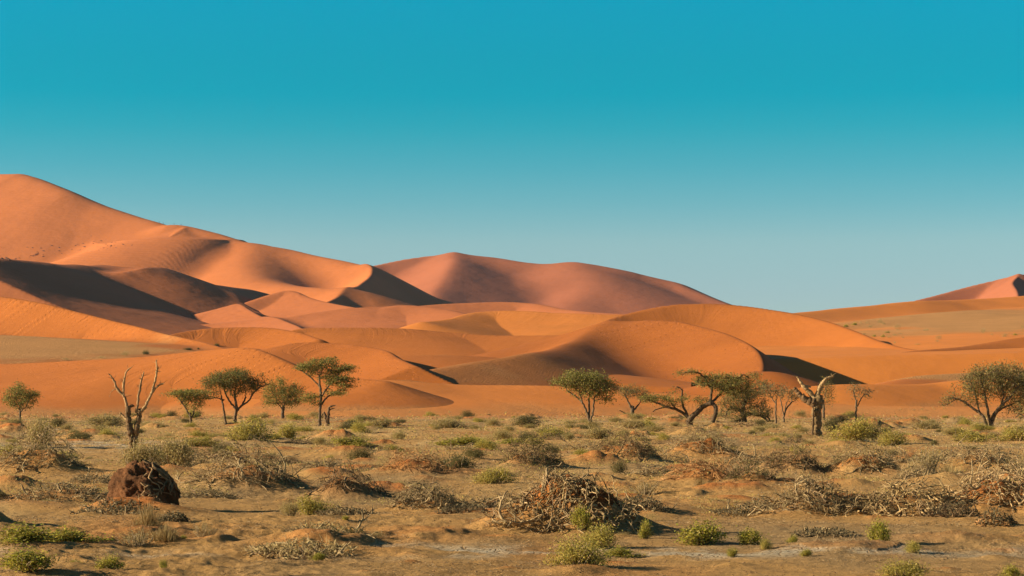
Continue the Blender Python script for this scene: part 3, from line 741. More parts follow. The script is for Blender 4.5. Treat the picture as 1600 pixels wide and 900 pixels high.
# ---- living shrubs: unit sized (radius 1, height about 1), scaled when placed
def shrub_parts(seed, cols, nstem=26, nleaf=2200, leaf=0.10, kind='bush', asp=2.2):
    rng = np.random.default_rng(seed); tb = Tubes(); LP = []
    lobes = [(rng.uniform(-.55, .55), rng.uniform(-.5, .5), rng.uniform(.45, .75), rng.uniform(.5, 1.0)) for _ in range(6)] + [(0, 0, .7, 1.0)]
    for k in range(nstem):
        lx, ly, lr, lh = lobes[rng.integers(0, len(lobes))]
        a = rng.uniform(0, 2 * math.pi); t = np.array([lx + math.cos(a) * lr * rng.uniform(0, .9), ly + math.sin(a) * lr * rng.uniform(0, .9), 0])
        rr = math.hypot(t[0], t[1]); t[2] = lh * rng.uniform(.55, 1.05) * max(0.25, 1 - 0.45 * rr ** 2)
        b = np.array([t[0] * .25 + rng.normal(0, .05), t[1] * .25 + rng.normal(0, .05), -0.05])
        m = (b + t) / 2 + rng.normal(0, .08, 3); P = catmull(np.array([b, m, t]), 3)
        tb.add(P, np.linspace(.022, .008, len(P)), 4, np.array([1, 1, 1]) * rng.uniform(.6, 1.2))
        n = int(nleaf / nstem * rng.uniform(.5, 1.5))
        if kind == 'bush':
            u = rng.uniform(.35, 1.0, n) ** .7
            c0 = b + (t - b) * u[:, None]; LP.append(c0 + rng.normal(0, 1, (n, 3)) * (.075 + .07 * u[:, None]))
        else:
            u = rng.uniform(.0, 1.0, n); LP.append(b + (t - b) * u[:, None] + rng.normal(0, .05, (n, 3)))
    P = np.vstack(LP); P[:, 2] = np.abs(P[:, 2])
    V, q, C = leaf_mesh(P, leaf, cols, rng, asp, 0, .35 if kind == 'bush' else 1.3)
    V2 = np.vstack(tb.V); stems = mesh_np('stems', V2, np.vstack(tb.F), M_BRUSH, True, {'tint': ('FLOAT_COLOR', np.vstack(tb.T))})
    fol = mesh_np('foliage', V, q, M_LEAF, False, {'tint': ('FLOAT_COLOR', C)})
    return stems, fol
def grass_parts(seed, cols=STRAW, n=420):
    rng = np.random.default_rng(seed); tb = Tubes(); V = []; 
    for k in range(n):
        a = rng.uniform(0, 2 * math.pi); r = rng.uniform(0, .75) ** 0.8; b = np.array([math.cos(a) * r, math.sin(a) * r, 0]); L = rng.uniform(.25, 1.1) * (1.1 - .7 * r)
        tip = b + np.array([math.cos(a) * .35 * r + rng.normal(0, .16), math.sin(a) * .35 * r + rng.normal(0, .16), L])
        mid = (b + tip) / 2 + np.array([0, 0, .12 * L]); w = .011
        c_ = cols[rng.integers(0, len(cols))]
        tb.add(np.array([b, mid, tip]), [w, w * .8, w * .2], 3, np.array(c_) * rng.uniform(.7, 1.25))
    return mesh_np('grass', np.vstack(tb.V), np.vstack(tb.F), M_LEAF, False, {'tint': ('FLOAT_COLOR', np.vstack(tb.T))})

_SH = {}
def shrub_mesh(style, v):
    key = (style, v)
    if key not in _SH:
        sd = v * 31 + sum(map(ord, style))
        if style == 'lime': _SH[key] = shrub_parts(sd, LIME, 44, 3400, .085, 'bush', 1.7)
        elif style == 'yel': _SH[key] = shrub_parts(sd, YEL, 48, 5200, .065)
        elif style == 'sage': _SH[key] = shrub_parts(sd, SAGE, 48, 4600, .065, 'bush', 2.6)
        elif style == 'dark': _SH[key] = shrub_parts(sd, DARKOL, 44, 4600, .065, 'bush', 2.4)
        elif style == 'dry': _SH[key] = shrub_parts(sd, STRAW + SAGE, 40, 1500, .07, 'bush', 4.0)
    return _SH[key]
def place_shrub(px, py, w, h, style, label, v=0, name=None, group=None, parts=True, rotz=None, pos=None, depth=0.8):
    rr = random.Random(int(px * 7 + py * 13)); D = GD(py) if pos is None else pos[1]; sc = D / F
    if pos is None:
        D2 = D + 0.5 * w * sc * depth * .8; x = (px - 800) / F * D2; z = gz(x, D2) - .03 * h * sc; pos = (x, D2, z)
    nm = name or {'lime': 'leafy_shrub', 'yel': 'scrub_bush', 'sage': 'scrub_bush', 'dark': 'scrub_bush', 'dry': 'dry_bush', 'grass': 'grass_tuft'}[style]
    cat = {'grass': 'grass', 'dry': 'dry bush'}.get(style, 'shrub')
    w = w * 1.4; h = h * 1.15; S = (w * sc * .5, w * sc * .5 * depth, h * sc)
    if style == 'grass':
        if ('g', v) not in _SH: _SH[('g', v)] = grass_parts(v + 90)
        o = ob(nm, _SH[('g', v)])
    else:
        st, fo = shrub_mesh(style, v)
        if parts:
            o = bpy.data.objects.new(nm, None); COL.objects.link(o); ob('stems', st, o); ob('foliage', fo, o)
        else:
            o = ob(nm, fo)
    o.location = pos; o.rotation_euler = (0, 0, rotz if rotz is not None else rr.uniform(0, 6.28)); o.scale = S if style != 'grass' else (S[0], S[1], S[2])
    if rotz is None: o.scale = (S[0] * .5 + S[1] * .5,) * 2 + (S[2],)
    tagit(o, label, cat, group)
    return o
# ---------------------------------------------------------------- trees along the foot of the dunes
AC = None
grow_tree('acacia_tree', 30, 663, [[(30, 664, 2.4), (31, 652, 1.9), (31, 643, 1.7)]],
    [(33, 622, 24, 15), (30, 608, 13, 10), (48, 618, 14, 12), (16, 621, 12, 8)], 'small round green acacia standing alone at the far left, left of the bare dead tree', GREEN, 1, dens=1.0)
grow_tree('acacia_tree', 299, 665, [[(298, 666, 2.4), (298, 652, 2.0), (297, 643, 1.8)], [(297, 648, 1.5), (288, 632, 1.4), (280, 620, 1.2)], [(300, 650, 1.4), (304, 636, 1.2)]],
    [(297, 613, 31, 8, 1.4), (302, 620, 16, 9), (306, 633, 12, 8, .6), (280, 612, 16, 5)], 'short flat-topped green acacia directly left of the taller umbrella-shaped one', GREEN, 2, flat=.65)
t3 = grow_tree('acacia_tree', 366, 664, [[(368, 666, 3.0), (367, 654, 2.6), (370, 640, 2.4), (368, 628, 2.0), (366, 615, 1.6)], [(369, 645, 1.8), (377, 635, 1.6), (384, 622, 1.4)],
     [(353, 664, 1.9), (351, 650, 1.7), (349, 636, 1.6), (346, 620, 1.3)], [(368, 640, 1.7), (358, 627, 1.5), (350, 612, 1.2)],
     [(376, 636, 1.6), (388, 628, 1.4), (396, 616, 1.3), (408, 606, 1.1), (420, 602, .9)], [(350, 626, 1.0), (338, 623, .9), (322, 624, .8)]],
    [(362, 592, 38, 12, 1.3), (348, 600, 28, 10), (385, 600, 22, 12), (370, 584, 22, 7), (368, 612, 20, 8, .5)], 'dense umbrella-shaped acacia with two trunks and a bare limb reaching right', [(.15, .14, .04), (.20, .175, .05), (.11, .105, .034), (.26, .21, .065)], 3, dens=1.15, attract=560)
grow_tree('acacia_tree', 441, 657, [[(441, 658, 3.2), (442, 646, 2.7), (443, 638, 2.4)]],
    [(440, 606, 20, 13), (445, 620, 28, 15, 1.3), (425, 627, 15, 8), (462, 612, 14, 12), (422, 610, 14, 8), (460, 630, 14, 8)], 'bushy round acacia with drooping sides between the umbrella-shaped acacia and the tallest one', GREEN, 4, dens=1.1, attract=520, flat=.2)
grow_tree('acacia_tree', 500, 665, [[(499, 666, 2.8), (500, 650, 2.4), (501, 632, 2.2), (502, 615, 2.0), (500, 600, 1.8), (499, 585, 1.4)], [(501, 632, 1.6), (510, 620, 1.4), (524, 611, 1.2)],
     [(502, 618, 1.5), (512, 603, 1.3), (524, 590, 1.1)], [(500, 604, 1.3), (488, 590, 1.1), (472, 578, 1.0), (461, 574, .8)]],
    [(496, 566, 22, 8, 1.2), (478, 573, 20, 5), (512, 562, 16, 6), (535, 574, 22, 8, 1.2), (530, 592, 22, 9), (518, 584, 18, 8), (538, 602, 14, 7, .7), (524, 613, 20, 5, .6), (486, 618, 14, 6, .8), (478, 624, 10, 5, .5)],
    'tallest acacia, layered flat pads of foliage, beside a broken dead stump', GREEN, 5, dens=1.1, attract=640, flat=.62, spread=.28)
grow_tree('acacia_tree', 922, 670, [[(922, 671, 2.2), (921, 656, 2.0), (921, 640, 1.8), (920, 622, 1.5)], [(922, 662, 1.8), (918, 645, 1.7), (910, 628, 1.5), (898, 617, 1.2), (886, 609, 1.0)], [(923, 658, 1.8), (927, 640, 1.5), (928, 622, 1.3)], [(910, 628, 1.2), (906, 615, 1.1), (900, 606, .9)]],
    [(908, 586, 30, 9, 1.2), (885, 596, 24, 8), (930, 594, 28, 12, 1.2), (920, 606, 22, 10), (950, 604, 16, 12), (948, 620, 14, 8, .7), (930, 614, 14, 10, .7)], 'wide spreading acacia with fanned slim trunks standing in front of the big dune', GREEN, 6, dens=1.15, attract=680, flat=.35)
grow_tree('acacia_tree', 988, 654, [[(987, 656, 3.6), (988, 645, 3.2), (989, 634, 2.6)], [(986, 637, 1.8), (981, 626, 1.4), (976, 617, 1.1)], [(991, 640, 1.6), (998, 632, 1.3)], [(984, 652, 1.2), (976, 645, 1.0), (968, 641, .7)], [(985, 655, 1.4), (979, 651, 1.2), (974, 656, .9)]],
    [(988, 608, 18, 9), (977, 612, 12, 9), (1002, 616, 14, 7), (1010, 622, 14, 7)], 'stout-trunked little acacia with roots showing, right of the wide spreading acacia', SPARSE + OLIVE, 7, dens=.6, attract=420)
# sprawling half dead camel thorn
ct = grow_tree('thorn_tree', 1079, 664, [
     [(1078, 666, 5.5), (1077, 656, 5.0), (1081, 648, 4.6), (1090, 640, 4.2), (1100, 632, 3.8), (1110, 628, 3.4), (1116, 633, 3.4), (1117, 643, 3.4), (1112, 657, 3.8)],
     [(1077, 652, 3.0), (1070, 645, 2.4), (1058, 638, 2.2), (1043, 634, 1.8), (1028, 628, 1.4), (1012, 622, 1.0)],
     [(1074, 646, 2.2), (1068, 634, 1.9), (1065, 622, 1.6), (1066, 608, 1.3), (1058, 602, .9)],
     [(1108, 629, 2.6), (1111, 616, 2.2), (1112, 604, 1.9), (1110, 594, 1.5)], [(1112, 626, 2.2), (1122, 617, 1.9), (1130, 608, 1.6)], [(1110, 604, 1.6), (1102, 590, 1.3), (1090, 580, 1.1), (1072, 580, .9), (1066, 584, .6)],
     [(1058, 638, 1.3), (1045, 624, 1.0), (1032, 620, .8)], [(1043, 634, 1.3), (1030, 636, 1.0), (1020, 641, .8)], [(1130, 608, 1.6), (1145, 596, 1.3), (1160, 584, 1.0), (1170, 588, .8)]],
    [(1128, 594, 32, 12, 1.5), (1145, 604, 28, 12, 1.4), (1100, 594, 16, 7), (1155, 610, 16, 8), (1093, 622, 10, 5, .5), (1016, 620, 18, 8, .8), (1050, 622, 26, 10, .35), (1085, 580, 22, 5, .3), (1160, 590, 20, 8, .4)],
    'sprawling half-dead thorn tree with arching twisted trunk and dense green patch near its top', GREEN + OLIVE, 8, dens=1.1, attract=900, barren=.18, thick=1.25, bark=(.8, .75, .7))
grow_tree('thorn_tree', 1163, 660, [[(1163, 661, 4.5), (1162, 650, 4.2), (1160, 642, 3.6), (1164, 628, 2.4), (1167, 614, 1.8)], [(1164, 648, 2.8), (1176, 647, 2.4), (1190, 650, 2.0), (1202, 660, 1.4)], [(1160, 642, 2.4), (1148, 637, 1.9), (1138, 640, 1.4), (1134, 650, 1.1)],
     [(1190, 649, 1.6), (1200, 652, 1.3), (1206, 664, 1.0)], [(1158, 656, 2.4), (1140, 661, 2.0), (1120, 658, 1.6)]],
    [(1165, 620, 20, 14), (1145, 628, 20, 14), (1182, 626, 18, 16, .8), (1182, 642, 26, 9, .7), (1148, 646, 22, 9, .7), (1186, 604, 16, 11, .8)],
    'low tangled thorn tree with branches trailing on the ground, right of the arching one', OLIVE + SPARSE, 9, dens=.8, attract=1000, barren=.2, thick=1.2, bark=(.7, .66, .62))
grow_tree('thorn_tree', 1213, 662, [[(1213, 663, 1.6), (1212, 645, 1.4), (1212, 625, 1.2)], [(1212, 630, .9), (1204, 618, .8)]],
    [(1208, 604, 16, 8), (1216, 612, 12, 8), (1200, 614, 10, 8)], 'thin pale thorn tree with a straight slim trunk beside the low tangled one', SPARSE, 10, dens=.5, attract=260, barren=.2)
grow_tree('thorn_tree', 1226, 661, [[(1225, 662, 1.7), (1225, 650, 1.5), (1230, 638, 1.3), (1238, 628, 1.1)], [(1225, 650, 1.1), (1222, 636, 1.0), (1220, 624, .8)], [(1226, 645, 1.0), (1228, 630, .9)]],
    [(1228, 612, 16, 7), (1240, 620, 14, 7), (1222, 614, 9, 7)], 'thin pale thorn tree forking low, left of the massive broken dead tree', SPARSE, 11, dens=.5, attract=260, barren=.2)
grow_tree('thorn_tree', 1287, 656, [[(1287, 657, 2.2), (1287, 640, 2.0), (1287, 625, 1.4)]],
    [(1292, 604, 11, 12), (1296, 618, 9, 12), (1288, 612, 8, 10)], 'small drooping thorn tree half hidden behind the massive broken dead tree', SPARSE + OLIVE, 12, dens=.65, attract=240, flat=.1, droop=.12)
grow_tree('thorn_tree', 1337, 661, [[(1337, 662, 1.9), (1338, 645, 1.7), (1338, 625, 1.7)], [(1339, 635, .9), (1346, 622, .8)], [(1338, 628, .9), (1333, 610, .8)]],
    [(1336, 606, 12, 9), (1350, 609, 14, 6), (1358, 617, 9, 7, .6), (1340, 614, 12, 8)], 'sparse brown thorn tree with a straight trunk standing alone right of the dead tree', SPARSE, 13, dens=.38, attract=260, barren=.2)
grow_tree('thorn_tree', 1548, 668, [
     [(1548, 669, 4.0), (1550, 656, 3.6), (1556, 643, 3.2), (1566, 630, 2.8), (1578, 616, 2.2), (1588, 604, 1.7)], [(1547, 660, 2.6), (1544, 645, 2.2), (1541, 628, 2.0), (1537, 608, 1.6), (1532, 592, 1.1)],
     [(1543, 668, 2.8), (1538, 655, 2.6), (1531, 645, 2.2), (1520, 637, 2.0), (1508, 628, 1.7), (1496, 622, 1.4), (1484, 621, 1.0)], [(1531, 645, 1.6), (1527, 628, 1.4), (1524, 612, 1.2), (1518, 598, .9)],
     [(1556, 643, 1.8), (1572, 634, 1.5), (1584, 630, 1.2)], [(1496, 622, .9), (1484, 628, .7), (1474, 633, .6)], [(1565, 630, 1.6), (1568, 612, 1.4), (1560, 596, 1.0)]],
    [(1540, 582, 30, 12, 1.2), (1570, 580, 32, 14, 1.2), (1555, 600, 40, 18, 1.2), (1515, 598, 18, 12), (1590, 606, 22, 20), (1520, 612, 18, 10, .6), (1482, 622, 14, 6, .8), (1585, 635, 16, 10, .5), (1530, 622, 16, 10, .5)],
    'broad grey-green thorn tree with several leaning trunks near the right edge of the picture', SPARSE + OLIVE, 14, dens=.75, attract=1300, barren=.05, thick=1.2, flat=.2)
grow_tree('thorn_tree', 1604, 667, [[(1602, 668, 2.6), (1602, 655, 2.4), (1604, 640, 2.0), (1607, 625, 1.5)], [(1602, 650, 1.5), (1594, 645, 1.2), (1588, 650, .9)]],
    [(1608, 590, 24, 16), (1612, 612, 22, 16), (1600, 628, 16, 12, .7), (1640, 605, 26, 22)], 'dark thorn tree cut by the right edge, touching the broad grey-green one', OLIVE + SPARSE, 15, dens=1.0, attract=700, barren=.1)

# ---- dead trees
DK = (.42, .35, .28); PL = (1.0, .9, .7)
tube_thing('dead_tree', 'tall bare dead tree with thin upright limbs above a split trunk, behind the earth mound', 'tree', 205, 722, [
    ('trunk', [(206, 730, 7), (207, 715, 5.5), (206, 700, 5.2), (206, 688, 5.5), (204, 676, 5.6), (202, 664, 5.0), (201, 650, 4.4), (200, 636, 4.2)], DK),
    ('trunk_fork', [(208, 700, 4.5), (211, 686, 4.6), (213, 672, 4.6), (216, 658, 4.2), (218, 646, 4.4), (219, 640, 3.4)], (.55, .46, .36)),
    ('limb', [(199, 638, 2.6), (196, 625, 2.2), (193, 618, 2.1), (184, 609, 1.9), (178, 595, 1.6), (173, 587, 1.3), (170, 584, .9)], (.9, .75, .6)),
    ('limb', [(193, 618, 1.9), (193, 603, 1.9), (195, 590, 1.5), (198, 580, 1.2), (205, 574, .8)], (.95, .8, .62)),
    ('limb', [(213, 645, 3), (215, 632, 2.3), (217, 615, 2.0), (220, 600, 1.8), (222, 590, 1.3), (225, 581, .9)], (.9, .75, .6)),
    ('limb', [(219, 644, 2.8), (228, 633, 2.4), (235, 618, 2.3), (240, 604, 1.9), (244, 588, 1.6), (245, 575, 1.4), (244, 562, .9)], (1.05, .9, .7)),
    ('limb', [(236, 616, 1.8), (243, 606, 1.5), (250, 601, 1.3), (255, 599, 1.4)], (1.0, .85, .65)),
    ('limb', [(245, 585, 1.0), (246, 578, .9), (248, 572, .4)], (.9, .8, .6)),
    ('broken_branch', [(198, 655, 2.2), (192, 649, 1.8), (187, 645, 1.4)], PL),
    ('broken_branch', [(218, 650, 2.0), (222, 642, 1.8), (230, 636, .9)], PL),
    ('broken_branch', [(200, 638, 2.0), (205, 634, 2.4), (210, 634, 1.2)], DK),
    ('broken_branch', [(187, 608, .9), (179, 608, .6), (174, 612, .4), (171, 620, .25)], PL),
    ], M_DEAD, 21, sides=7, wob=.16, sink=.1, rough=.12)
tube_thing('dead_tree', 'massive broken dead tree with dark trunk and two pale forked limbs', 'tree', 1276, 682, [
    ('trunk', [(1277, 684, 10), (1276, 672, 7.6), (1277, 658, 7.2), (1276, 644, 7.6), (1277, 632, 8.2), (1279, 622, 6.8), (1281, 613, 4.6)], (.5, .45, .34)),
    ('limb', [(1274, 628, 7), (1266, 624, 6.2), (1257, 619, 5.4), (1250, 613, 4.2), (1245, 607, 3.2), (1241, 602, 2.0)], DK),
    ('limb', [(1274, 622, 3.6), (1269, 614, 4.0), (1262, 606, 3.6), (1255, 599, 3.0), (1250, 592, 2.2), (1247, 587, 1.5), (1245, 584, 1.0)], PL),
    ('knob', [(1257, 602, 2.4), (1262, 600, 2.2), (1267, 601, 1.0)], PL),
    ('limb', [(1276, 618, 4.5), (1279, 608, 3.6), (1283, 598, 3.0), (1289, 590, 2.6), (1296, 586, 2.0), (1303, 584, 1.0)], PL),
    ('limb', [(1279, 610, 2.6), (1283, 604, 2.2), (1286, 601, 1.0)], PL),
    ('bark_strip', [(1268, 676, 1.8, -.45), (1269, 660, 2.2, -.4), (1270, 640, 1.2, -.35), (1270, 630, .6, -.3)], (.3, .25, .2)),
    ('root', [(1270, 678, 3.0), (1264, 677, 2.2), (1259, 672, 1.4)], PL)], M_DEAD, 22, sides=10, wob=.10, sink=.15, rough=.10)
tube_thing('dead_stump', 'broken dark dead stump leaning at the foot of the tallest acacia', 'stump', 512, 667, [
    ('trunk', [(511, 668, 4.2), (512, 658, 3.4), (513, 648, 2.6), (514, 638, 1.9), (517, 635, 1.4), (524, 634, .9)], DK),
    ('branch', [(510, 660, 2.6), (508, 650, 2.4), (506, 645, 1.6), (503, 650, .8)], DK),
    ('branch', [(514, 641, 1.2), (519, 639, .9), (523, 638, .5)], DK)], M_DEAD, 23, wob=.12)
# ---------------------------------------------------------------- brushwood heaps on their hummocks
TW = (.8, .77, .68); DKW = (.55, .48, .42); RED = (1.0, .72, .5)
H = brush_heap
H(60, 742, 150, 66, 'big heap of curling grey dead branches, leftmost, on a low hummock', 170, 101, fol=900, nbig=14, tint=TW, curl=.7)
H(385, 768, 165, 62, 'wide heap of curling grey dead branches right of the earth mound, below the umbrella-shaped acacia', 190, 102, nbig=16, tint=TW, curl=.8, fol=300)
H(545, 776, 115, 36, 'low dark ridge of snapped branches on sand left of the picture centre', 90, 103, nbig=10, tint=DKW, curl=.5, rad=1.1)
H(662, 792, 105, 44, 'dense pale tangle of dead twigs just left of the big central mound', 170, 104, nbig=8, tint=TW, curl=.7)
DM = (lambda D_: ((905 - 800) / F * D_, D_ + .62, .86, .70, 0.98, 0.0))(GD(838))
H(838, 840, 140, 50, 'pale dead branches draped over the left side of the big central mound', 150, 105, nbig=18, fol=1, dome=DM, tint=(.85, .8, .7), curl=.6)
H(940, 840, 120, 44, 'long pale dead branches hanging down the right side of the big central mound', 60, 1051, nbig=22, fol=1, dome=DM, tint=(.8, .75, .64), curl=.5)
H(890, 822, 210, 26, 'dead branches lying along the crest of the big central mound', 80, 1052, nbig=18, fol=1, dome=DM, tint=(.8, .75, .64), curl=.5)
H(830, 738, 100, 44, 'rounded dark brush hummock directly behind the big central mound', 150, 106, fol=2600, leafcol=DARKOL, nbig=5, tint=DKW)
H(978, 725, 112, 44, 'hummock capped by drooping olive brush in front of the wide spreading acacia', 150, 107, fol=2600, leafcol=SAGE, nbig=6, tint=DKW)
H(1102, 716, 112, 38, 'red hummock topped by drooping grass and dead twigs below the sprawling thorn tree', 140, 108, fol=1500, leafcol=STRAW + SAGE, nbig=8, tint=TW)
H(1112, 752, 130, 30, 'low spread of fine dead twigs on red soil right of the central mound', 120, 109, fol=700, leafcol=SAGE, nbig=5, tint=RED)
H(1172, 756, 80, 32, 'small dark olive brush clump right of the low twig spread', 80, 110, fol=1500, leafcol=DARKOL, nbig=4, tint=DKW)
H(1240, 740, 95, 36, 'dark humped brush heap in front of the massive broken dead tree', 130, 111, fol=1200, leafcol=DARKOL, nbig=6, tint=DKW)
H(1275, 800, 150, 60, 'large mesh-like heap of pale curling branches, right foreground', 210, 112, nbig=16, tint=TW, curl=.9)
H(1350, 740, 105, 44, 'thick mixed heap of brush with a red earth face behind the pale mesh-like heap', 150, 113, fol=1500, leafcol=SAGE, nbig=8, tint=TW)
H(1418, 802, 150, 54, 'heap of stout broken logs and branches between the pale heap and the red bank', 120, 114, nbig=20, tint=(.95, .88, .72), curl=.5, rad=1.3)
H(1530, 728, 130, 30, 'flat mat of grey curling branches under the broad thorn tree near the right edge', 140, 115, nbig=12, tint=TW, curl=.8)
H(1480, 720, 90, 24, 'small mat of grey twigs left of the flat mat near the right edge', 90, 1151, nbig=5, tint=TW, curl=.8)
H(1570, 800, 170, 66, 'tangle of long pale branches over a red earth bank at the right edge', 150, 116, nbig=18, tint=(1.1, 1.03, .9), curl=.6)
H(1555, 824, 60, 24, 'small dark knot of roots just below the red earth bank', 60, 117, nbig=6, tint=RED)
H(466, 872, 180, 22, 'twiggy dry hummock in the near left-centre foreground casting a long shadow', 130, 118, fol=1500, leafcol=STRAW, nbig=10, tint=TW, curl=.6)
H(100, 794, 170, 20, 'litter of short broken pale branches left of the earth mound', 90, 119, nbig=14, tint=TW, curl=.4)
H(330, 782, 90, 18, 'low litter of dead roots beside the foot of the earth mound', 60, 120, nbig=8, tint=TW, curl=.5)
H(655, 748, 120, 30, 'fine twigs over a small red hummock in the middle of the plain', 110, 121, fol=500, leafcol=SAGE, nbig=5, tint=RED)
H(480, 694, 66, 14, 'small dark scatter of twigs in front of the bushy round acacia', 50, 122, nbig=5, tint=DKW)
H(865, 690, 60, 16, 'small dark twig heap left of the wide spreading acacia foot', 60, 123, nbig=4, tint=DKW)
H(750, 708, 110, 16, 'low grey twig mat in the open middle of the plain', 80, 124, nbig=6, tint=TW)
H(1240, 690, 40, 14, 'little dark root knot left of the massive dead tree foot', 30, 125, nbig=4, tint=DKW)
H(1030, 745, 90, 22, 'sparse dead twigs between the olive hummock and the low twig spread', 70, 126, nbig=5, tint=TW)
H(270, 828, 50, 22, 'dark root curling up in the left foreground', 14, 127, nbig=8, tint=(.28, .22, .18), rad=1.2)
H(508, 852, 130, 30, 'dry brush capping the sand hummock in the left-centre foreground', 150, 155, fol=1500, leafcol=STRAW + SAGE, nbig=7, tint=TW)
H(540, 812, 90, 14, 'thin dead twigs lying on bare sand in the left-centre foreground', 50, 128, nbig=6, tint=TW)
H(720, 815, 80, 14, 'few dark fallen sticks on the sandy slope left of the central mound foot', 26, 129, nbig=6, tint=DKW)
H(1290, 842, 110, 12, 'short dead stump pieces and sticks lying on bare sand below the pale heap', 24, 130, nbig=8, tint=TW, rad=1.3)
H(-60, 800, 150, 50, 'dead brush pile cut by the left edge of the picture', 120, 131, nbig=8, tint=DKW)
H(1150, 800, 80, 14, 'thin fallen branch lying on the pale sand right of the central mound', 14, 132, nbig=5, tint=TW)
H(300, 735, 120, 26, 'dry twigs mixed with grass right of the bare dead tree', 90, 133, fol=700, leafcol=SAGE, nbig=5, tint=TW)
H(180, 812, 120, 14, 'broken branch pieces at the front foot of the earth mound', 60, 134, nbig=9, tint=TW)
H(1060, 695, 90, 14, 'low dead twigs under the sprawling thorn tree', 60, 135, nbig=6, tint=DKW)
H(1165, 668, 90, 10, 'dark fallen boughs on the ground under the low tangled thorn tree', 40, 136, nbig=9, tint=DKW, rad=1.4)
H(580, 745, 80, 12, 'thin scatter of dark twigs right of the low dark ridge', 36, 137, nbig=4, tint=DKW)
H(1440, 745, 90, 26, 'coarse grey branches between the dry grass bush and the right edge mat', 90, 138, nbig=10, tint=TW, curl=.8)
H(1590, 745, 90, 26, 'grey branches crossing the right edge above the red earth bank', 80, 139, nbig=9, tint=TW, curl=.7)

H(150, 762, 90, 18, 'low scatter of twigs between the leftmost heap and the earth mound', 60, 140, nbig=5, tint=TW)
H(430, 722, 90, 22, 'brown twig mat behind the wide curling heap right of the earth mound', 80, 141, nbig=5, tint=DKW)
H(505, 735, 70, 16, 'thin grey twigs on sand above the low dark ridge', 50, 142, nbig=4, tint=TW)
H(600, 712, 80, 14, 'few grey twigs in the open sand right of the low green carpet plant', 46, 143, nbig=4, tint=TW)
H(905, 706, 90, 22, 'mixed twigs at the left shoulder of the olive brush hummock', 70, 144, fol=500, leafcol=SAGE, nbig=5, tint=TW)
H(1045, 722, 80, 24, 'grey twigs filling the gap between the olive hummock and the red one', 80, 145, fol=400, leafcol=SAGE, nbig=6, tint=TW)
H(1170, 726, 90, 24, 'grey curled twigs right of the red hummock', 80, 146, nbig=6, tint=TW, curl=.8)
H(1200, 792, 90, 20, 'thin grey twigs at the left end of the pale mesh-like heap', 60, 147, nbig=8, tint=TW)
H(1345, 800, 80, 34, 'grey curled branches joining the pale mesh-like heap and the broken logs', 90, 148, nbig=9, tint=TW, curl=.8)
H(1490, 806, 90, 30, 'dark tangled roots between the broken logs and the red bank', 90, 149, nbig=9, tint=DKW, curl=.7)
H(1400, 722, 90, 24, 'grey curling branches left of the dry grass bush', 90, 150, nbig=7, tint=TW, curl=.9)
H(760, 790, 110, 22, 'pale twigs linking the dense tangle and the big central mound', 90, 151, nbig=10, tint=TW)
H(1010, 800, 90, 22, 'thin dead sticks on the shaded right foot of the central mound', 60, 152, nbig=7, tint=TW)
H(345, 716, 90, 26, 'dark twiggy growth below the yellow-green bush, left part', 80, 153, fol=400, leafcol=DARKOL, nbig=5, tint=DKW)
H(700, 728, 80, 16, 'brown twigs around the dark olive cushion bush', 50, 154, nbig=5, tint=DKW)

# ---------------------------------------------------------------- earth mound with an overhanging crust, left foreground
def earth_lump(name, px, py, w, h, label, cat, seed, lean=0.0, D=None, crev=.06, amp=1.0, col0=(0.165, 0.070, 0.027), zabs=None):
    D = GD(py); sc = D / F; rx = .5 * w * sc; hh = h * sc; bx = (px - 800) * sc; z0 = gz(bx, D + rx * .5) if zabs is None else zabs
    nu, nv = 150, 70
    th = np.linspace(0, 2 * math.pi, nu, endpoint=False); ph = np.linspace(-.12, math.pi / 2, nv)
    TH, PH = np.meshgrid(th, ph)
    x = np.cos(PH) * np.cos(TH); y = np.cos(PH) * np.sin(TH) * .8; z = np.sin(PH)
    a = seed * 3.1
    n = noise2(x * 1.7 + a + z, y * 1.7 + z * 2.1, seed) * .12 + noise2(x * 4 + z * 3, y * 4 + z * 4 + a, seed + 1) * .055 + noise2(x * 9 + z * 6, y * 9 + z * 8, seed + 2) * .05
    n = n * amp
    n += -crev * (1 - np.abs(noise2(x * 2.4 + 7, z * 3.0 + y * 2.4, seed + 3))) ** 5
    n += noise2(x * 22 + z * 12, y * 22 + z * 17, seed + 5) * .022
    bul = 1 + .10 * np.sin(np.clip(z * 3.2, 0, math.pi))           # bulging over its foot
    r = 1 + n
    X = x * r * bul * rx + lean * z * rx; Y = y * r * bul * rx; Z = np.maximum(z, -.15) * (1 + n * .7) * hh
    V = np.stack([X, Y, Z], -1).reshape(-1, 3); idx = np.arange(nu * nv).reshape(nv, nu); j = np.roll(idx, -1, 1)
    q = np.stack([idx[:-1], j[:-1], j[1:], idx[1:]], -1).reshape(-1, 4)
    t = np.array(col0); C = np.tile(t, (len(V), 1)) * (1 + .45 * noise2(V[:, 0] / rx * 3, V[:, 2] / hh * 3 + V[:, 1], seed + 8))[:, None]
    me = mesh_np('crust', V, q, M_EARTH, True, {'tint': ('FLOAT_COLOR', C)})
    root = bpy.data.objects.new(name, None); COL.objects.link(root); root.location = (bx, D + rx * .75, z0); tagit(root, label, cat)
    ob('crust', me, root)
    return root, rx, hh
s = NT('caked_red_earth'); c = s.coord('Object'); n = s.noise(c, 3.5, 8, .7)
col = s.mix(1.0, s.attr('tint', 'Color'), s.ramp(n, [(.3, .5), (.5, 1.0), (.7, 1.5)]), 'MULTIPLY'); s.l(col, s.b.inputs['Base Color'])
s.l(s.bump(s.noise(c, 6, 7, .75), .16, 1.0), s.b.inputs['Normal']); M_EARTH = s.m
